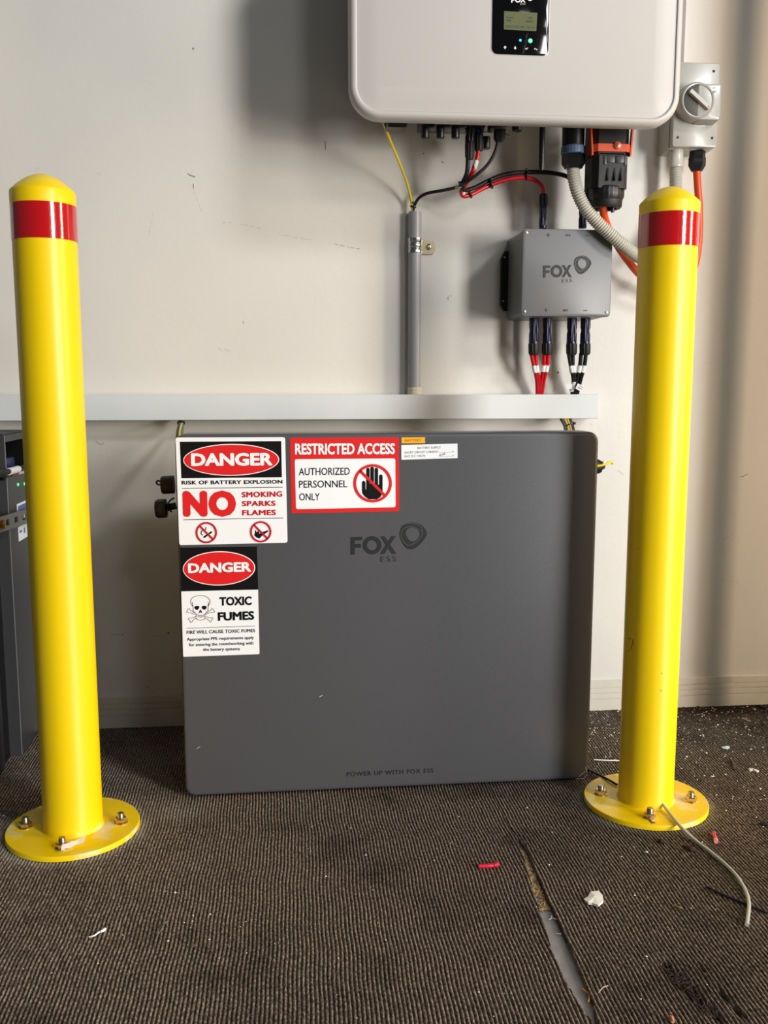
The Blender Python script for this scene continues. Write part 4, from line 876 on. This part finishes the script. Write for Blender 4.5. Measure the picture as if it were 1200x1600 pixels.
l2 = side_panel(28, 824, 45, 837, WHITE_STICK, lc, .0004, 'warning_label', 'small white label below the strap'); side_panel(30, 829.5, 34, 831, VIO, l2, .0008, 'text_line'); side_panel(36.5, 825, 39, 832, VIO, l2, .0008, 'symbol')
# cables entering the recess
def xc_(name, P, r, m_, label): bm = BM(); tube(bm, [atx(px, py, x_) for px, py, x_ in P], r, 12, 6); return tag(obj(name, bm, m_), label, 'cable')
k1 = xc_('battery_cable', [(-8, 740, -.500), (6, 738, -.503), (20, 735.5, -.506), (32, 732, -.506), (42, 729, -.506)], .0055, RUBBER, 'black cable with white sleeve passing the left cabinet near its recess')
bm = BM(); tube(bm, [atx(13.5, 737, -.504), atx(28, 733, -.506)], .0066, 14, 3); obj('marker_sleeve', bm, SLEEVE, k1, 'white marker sleeve')
k2 = xc_('data_cable', [(18, 740.5, -.509), (30, 738.5, -.509), (42, 736, -.509)], .0040, mat('pale_cable', (190, 192, 192), .4), 'pale grey cable just below the black one at the left cabinet')
bm = BM(); tube(bm, [atx(17, 740.5, -.508), atx(26, 739.5, -.508)], .0046, 12, 3); obj('boot', bm, mat('maroon_boot', (110, 16, 30), .4), k2, 'dark red boot')
bm = BM(); tube(bm, [atx(-6, 742, -.506), atx(3, 739, -.503), atx(4, 745, -.508)], .0075, 12, 4); tag(obj('cable_joint', bm, RUBBER), 'lumpy black cable joint at the very left edge, level with the recess', 'cable')
# perforated strap
sp = root('perforated_strap', atx(20, 815, -.500), 'perforated galvanised steel strap running along the side of the left cabinet to the wall', 'bracket')
ca, cb_ = atx(13, 816, -.496).y, atx(38, 808, -.496).y; pitch_ = (cb_-ca)/2; ya, yb = ca-2.5*pitch_, -.001
zA, zB = atx(13, 816, -.496).z, atx(38, 808, -.496).z; hh = .0135; N_ = int((yb-ya)/pitch_)+1
bm = BM()
def sz(y): return zA+(zB-zA)*(y-ca)/(cb_-ca)
def sbox(y0, y1, v0, v1):
    vs = [[bm.verts.new((x_, y, sz(y)+v)) for y, v in ((y0, v0), (y1, v0), (y1, v1), (y0, v1))] for x_ in (-.4980, -.4960)]
    bm.faces.new(vs[0]); bm.faces.new(vs[1][::-1])
    for i in range(4): bm.faces.new((vs[0][i], vs[1][i], vs[1][(i+1) % 4], vs[0][(i+1) % 4]))
for i in range(N_):
    y0 = ya+i*pitch_; y1 = min(y0+pitch_, yb); h0 = y0+pitch_*.25; h1 = min(y1-pitch_*.25, yb-.001)
    if h1 < h0: sbox(y0, y1, -hh, hh); continue
    sbox(y0, h0, -hh, hh); sbox(h1, y1, -hh, hh); sbox(h0, h1, -hh, -.0055); sbox(h0, h1, .0055, hh)
obj('strap', bm, mat('dull_zinc', (150, 152, 146), .4, metal=.8), sp, sm=False)
bm = BM(); lathe(bm, [(.0085, 0), (.0085, .005), (.006, .006)], Vector((-.4960, atx(2, 818, -.496).y, sz(atx(2, 818, -.496).y))), (1, 0, 0), 36, hexa=True); obj('bolt', bm, mat('brass_bolt', (190, 130, 70), .35, metal=1), sp, 'brass coloured bolt')

# ================================================================== LITTER ON THE CARPET
def fl(px, py, z=.0): return atz(px, py, z)
def ftube(name, P, r, m_, label, cat, n=10, z=None):
    bm = BM(); tube(bm, [fl(px, py, zz) for px, py, zz in P], r, n, 8); return tag(obj(name, bm, m_), label, cat)
def chip(name, px, py, pts, th, m_, label, cat, z=.0005, bend=.002):
    """small thin irregular piece: outline in metres round a point, slightly domed"""
    c = fl(px, py, 0); bm = BM(); n = len(pts)
    top = [bm.verts.new((c.x+x, c.y+y, z+th+bend*random.random()*.5)) for x, y in pts]; bot = [bm.verts.new((c.x+x*.96, c.y+y*.96, z)) for x, y in pts]
    ct = bm.verts.new((c.x, c.y, z+th+bend)); cbm = bm.verts.new((c.x, c.y, z))
    for i in range(n):
        j = (i+1) % n; bm.faces.new((top[i], top[j], ct)); bm.faces.new((bot[j], bot[i], cbm)); bm.faces.new((bot[i], bot[j], top[j], top[i]))
    return tag(obj(name, bm, m_, sm=False), label, cat)
CLEAR = mat('milky_tube', (214, 216, 206), .25, trans=.25)
ftube('plastic_tube', [(1030, 1248, .020), (1042, 1265, .013), (1062, 1290, .011), (1085, 1312, .004), (1115, 1335, .003), (1145, 1362, .003), (1163, 1388, .003), (1170, 1412, .003), (1167, 1445, .003)], .0028, CLEAR, 'curved translucent white tube lying from the right bollard base across the carpet', 'tube')
ftube('cable_offcut', [(1103, 1385, .002), (1135, 1400, .002), (1165, 1412, .0015), (1200, 1427, .002)], .0019, mat('dark_blue_sheath', (30, 31, 44), .45), 'straight dark cable offcut crossing under the end of the translucent tube', 'cable')
ftube('wire_offcut', [(918, 1202, .003), (935, 1210, .008), (952, 1219, .011), (964, 1226, .011)], .0021, mat('dark_green_wire', (14, 44, 28), .35), 'short dark green wire leaning onto the right bollard base', 'wire')
ftube('tie_offcut', [(928, 1187, .002), (948, 1188, .002), (968, 1188.5, .002)], .0013, SLEEVE, 'straight white plastic strip on the carpet behind the right bollard', 'offcut')
PINK = mat('pink_red_plastic', (216, 30, 62), .35)
o_ = ftube('crimp_sleeve', [(748, 1353.5, .0028), (763, 1353, .0028), (770, 1352, .003), (777, 1350, .004)], .0030, PINK, 'red crimp sleeve scrap lying left of the open carpet seam', 'offcut')
bm = BM(); tube(bm, [fl(772, 1352, .003), fl(778.5, 1349.5, .0045)], .0038, 10, 3); obj('flared_end', bm, PINK, o_)
o_ = ftube('crimp_sleeve', [(1115, 1301, .003), (1117, 1308, .003), (1118.5, 1313, .003)], .0030, PINK, 'red crimp sleeve standing out on the carpet right of the bollard base', 'offcut')
bm = BM(); tube(bm, [fl(1118, 1311.5, .003), fl(1119, 1315, .003)], .0034, 12, 3); obj('open_end', bm, mat('pale_pink', (240, 150, 150), .4), o_)
WHT = mat('white_scrap', (250, 248, 242), .5)
chip('plaster_scrap', 929, 1406, [(-.016, -.002), (-.008, .004), (-.001, .014), (.011, .016), (.0125, .004), (.009, -.010), (-.001, -.019), (-.008, -.013), (-.013, -.012)], .0030, WHT, 'large white plastic scrap on the carpet in front of the right bollard', 'scrap', bend=.002)
chip('plastic_scrap', 1134, 1169, [(-.008, .003), (.0, .004), (.009, .004), (.006, -.004), (-.002, -.006), (-.008, -.003)], .001, mat('pale_blue_scrap', (205, 222, 232), .3), 'pale bluish clear plastic scrap near the wall, right of the bollard', 'scrap', bend=.003)
chip('plaster_scrap', 1176, 1205, [(-.006, .005), (0, .008), (.006, .001), (.009, -.006), (.004, -.008), (.0, -.001), (-.006, .0)], .0016, mat('pinkish_scrap', (222, 212, 206), .6), 'curled whitish scrap at the right edge, right of the brown leaf', 'scrap', bend=.003)
LEAF = mat('dead_leaf', (58, 45, 36), .8)
chip('dead_leaf', 1144, 1195, [(.005, .022), (.008, .020), (.006, .0), (.0, -.016), (-.007, -.026), (-.010, -.024), (-.004, -.008), (.001, .006)], .0008, LEAF, 'narrow dark brown leaf lying between two pale scraps right of the bollard', 'leaf', bend=.004)
chip('dead_leaf', 1187, 1106, [(-.006, .008), (.0, .010), (.009, -.003), (.007, -.010), (-.001, -.004)], .001, mat('black_leaf', (26, 22, 20), .8), 'small black curled leaf against the skirting at the right edge', 'leaf', bend=.005)
chip('dead_leaf', 1091, 1196, [(-.008, .002), (.0, .003), (.009, -.003), (.001, -.003)], .0008, LEAF, 'tiny dark leaf sliver just right of the right bollard', 'leaf', bend=.002)
chip('dead_leaf', 1195, 1289, [(-.010, .004), (0, .004), (.009, -.004), (.002, -.006)], .001, mat('black_leaf', (26, 22, 20), .8), 'black leaf shred cut by the right edge beside the red crimp sleeve', 'leaf', bend=.003)
chip('dead_leaf', 1033, 1316, [(-.006, .001), (-.001, .007), (.006, .003), (.004, -.005), (-.003, -.005)], .001, mat('black_leaf', (26, 22, 20), .8), 'small black crumpled leaf just in front of the right bollard base', 'leaf', bend=.004)
chip('dead_leaf', 1078, 1328, [(-.009, .008), (.0, .004), (.007, .001), (.006, -.008), (-.001, -.005)], .001, LEAF, 'crumpled brown leaf left of the translucent tube in front of the right bollard', 'leaf', bend=.005)
chip('dead_leaf', 1017, 1291, [(-.003, .008), (.001, .009), (.002, -.005), (.006, -.006), (-.002, -.007)], .0006, mat('brown_leaf', (112, 78, 34), .7), 'little brown leaf at the front rim of the right bollard base', 'leaf', z=.0075, bend=.001)
# torn paper strip by the left bollard nut
bm = BM(); P = [fl(96, 1325, .018), fl(105, 1322, .016), (fl(117, 1318, .014)), fl(133, 1311, .016)]; P = catmull(P, 4)
A = []; B = []
for i, p in enumerate(P):
    wv = .0038+.0016*math.sin(i*1.3); A.append(bm.verts.new(p+Vector((0, wv, .003)))); B.append(bm.verts.new(p+Vector((0, -wv, -.002))))
for i in range(len(P)-1): bm.faces.new((A[i], A[i+1], B[i+1], B[i]))
bmesh.ops.solidify(bm, geom=bm.faces[:], thickness=.0006)
tag(obj('torn_tape', bm, WHT), 'torn white tape strip caught on the front nut of the left bollard', 'tape')
bm = BM(); tube(bm, [fl(139, 1464, .002), fl(147, 1462, .003), fl(154, 1457, .003), fl(159, 1455, .004), fl(164, 1452, .003)], .0012, 8, 5, lambda i, n: .0009+.0022*(i/n)**2*(.6+.4*math.sin(i*1.9)))
tag(obj('tape_shred', bm, WHT), 'small twisted white shred on the carpet in front of the left bollard', 'scrap')
def straw(P, r, rgb, label, name='straw'):
    P = [(a_, b_, c_+.001) for a_, b_, c_ in P]; r *= 1.25
    ftube(name, P, r, mat('straw_%d_%d_%d' % rgb, rgb, .7), label, 'straw', 6)
straw([(244, 1458, .0012), (252, 1447, .0015), (262, 1440, .001)], .0005, (96, 92, 72), 'short dull straw left of the longer straw on the open carpet', 'grass_stalk')
straw([(243, 1468, .0012), (258, 1442, .002), (263, 1440, .001)], .0005, (110, 106, 84), 'thin grass stalk on the carpet below the left sign side', 'grass_stalk')
straw([(75, 1423, .001), (79, 1425, .0015), (83, 1429, .001)], .0010, (128, 108, 66), 'short tan straw on the carpet in front of the left bollard')
straw([(298, 1481, .001), (304, 1477, .0015), (310, 1469, .001)], .0006, (104, 82, 66), 'bent brown straw on the carpet, left of the forked one', 'grass_stalk')
straw([(322, 1474, .001), (326, 1482, .0015), (332, 1489, .001)], .0005, (92, 74, 58), 'dark brown straw nearest the middle of the front carpet', 'grass_stalk')
straw([(1053, 1414, .0012), (1060, 1417, .0018), (1067, 1420, .0012)], .0009, (176, 142, 84), 'tan straw on the carpet between the white scrap and the dark cable offcut')
straw([(935, 1551, .0012), (942, 1543, .002), (950, 1540, .001)], .0006, (170, 160, 142), 'pale stalk just right of the lower end of the open seam', 'grass_stalk')
for P, lab in (([(888, 1470), (892, 1477), (895, 1484)], 'upper tan straw inside the open carpet seam'), ([(897, 1480), (899, 1487), (896, 1490)], 'tan straw beside the first one inside the open carpet seam'),
               ([(909, 1545), (916, 1550), (921, 1553)], 'orange brown straw at the foot of the open seam'), ([(921, 1553), (921, 1560), (919, 1566)], 'lowest straw in the open seam, pointing to the camera')):
    straw([(x, y, -.0035) for x, y in P], .0011, (190, 146, 78), lab)
ftube('plastic_thread', [(863, 1434, -.004), (872, 1438, -.003), (881, 1444, -.003)], .0006, WHT, 'thin white thread lying across the open seam', 'thread', 6)
ftube('plastic_thread', [(857, 1437, -.0045), (861, 1435, -.004), (862, 1431, -.004)], .0006, WHT, 'curled white thread at the left lip of the open seam', 'thread', 6)
ftube('plastic_thread', [(868, 1458, -.0045), (872, 1459, -.004), (877, 1459, -.004)], .0005, WHT, 'short pale thread in the middle of the open seam', 'thread', 6)
ftube('plastic_thread', [(903, 1515, -.0045), (906, 1511, -.004), (909, 1507, -.004)], .0005, WHT, 'white thread low down in the open seam', 'thread', 6)
straw([(1047, 1589, .001), (1050, 1591, .003), (1052, 1597, .002)], .0018, (214, 150, 108), 'orange wood chip beside the large carpet tear', 'wood_chip')
ftube('plastic_thread', [(1160, 1122, .002), (1165, 1124, .0022), (1172, 1127, .002)], .0010, WHT, 'whitish oval crumb thread near the skirting at the right', 'thread', 6)

def scatter(name, n, gen, s0, s1, m_, label, cat, z=.0007):
    V = []; F = []
    for _ in range(n):
        x, y, zz = gen(); s = random.uniform(s0, s1)*random.choice((.5, .7, 1, 1, 1.6)); a = random.uniform(0, PI); k = len(V); e1 = random.uniform(.5, 1.0)
        for dx, dy, dz in ((-1, 0, 0), (.3, -e1, .1), (1, .2, 0), (-.1, e1, .15), (.1, .1, .8)):
            V.append((x+s*(dx*math.cos(a)-dy*math.sin(a)), y+s*(dx*math.sin(a)+dy*math.cos(a)), zz+z+s*dz*.8))
        F += [(k, k+1, k+4), (k+1, k+2, k+4), (k+2, k+3, k+4), (k+3, k, k+4), (k+3, k+2, k+1, k)]
    me = bpy.data.meshes.new(name); me.from_pydata(V, [], F); o = obj(name, me, m_, sm=False); return tag(o, label, cat, kind='stuff')
def g_right():
    while True:
        x = random.uniform(.52, 1.25); y = -abs(random.gauss(0, .22))-.006
        if y > -.75 and math.hypot(x-.59, y+.4435) > .104: return x, y, 0
def g_all(): return random.uniform(-.7, .9), random.uniform(-1.1, -.38), 0
def g_wall():
    x = random.uniform(.68, 1.3); return x, -abs(random.gauss(0, .045))-.006, 0
scatter('white_crumbs', 1500, g_right, .0008, .0020, mat('crumb_white', (236, 228, 214), .7), 'pale crumbs and grit strewn on the carpet right of the grey cabinet', 'debris')
scatter('brown_dirt', 1500, g_wall, .0008, .0028, mat('crumb_brown', (74, 50, 34), .9), 'brown dirt swept along the skirting at the right', 'debris')
scatter('stray_crumbs', 320, g_all, .0006, .0015, mat('crumb_white', (236, 228, 214), .7), 'tiny white specks scattered over the front carpet', 'debris')
def g_seam():
    y = random.uniform(-.735, -.575); l = np.interp(y, SEAM_Y, SEAM_L); r_ = np.interp(y, SEAM_Y, SEAM_R); return random.uniform(l, r_-.001), y, -.0062
scatter('glue_crumbs', 420, g_seam, .0012, .0032, mat('old_glue', (196, 168, 118), .8, var=.4, vscale=80), 'crumbly tan carpet glue in the upper half of the open seam', 'debris')
# frayed fibres in the torn patch
bm = BM()
for _ in range(120):
    cx_, cy_ = random.choice(((.452, -.900), (.458, -.93), (.448, -.878), (.465, -.96), (.456, -.915)))
    p = Vector((cx_+random.gauss(0, .006), cy_+random.gauss(0, .012), -.003)); d = Vector((random.gauss(0, .005), random.gauss(0, .006), random.uniform(.001, .004)))
    tube(bm, [p, p+d*.5+Vector((0, 0, .0012)), p+d], .00045, 4, 2)
tag(obj('frayed_fibres', bm, mat('frayed_fibre', (74, 64, 56), .9)), 'dark frayed fibres in the large carpet tear, lower right', 'fibres', kind='stuff')
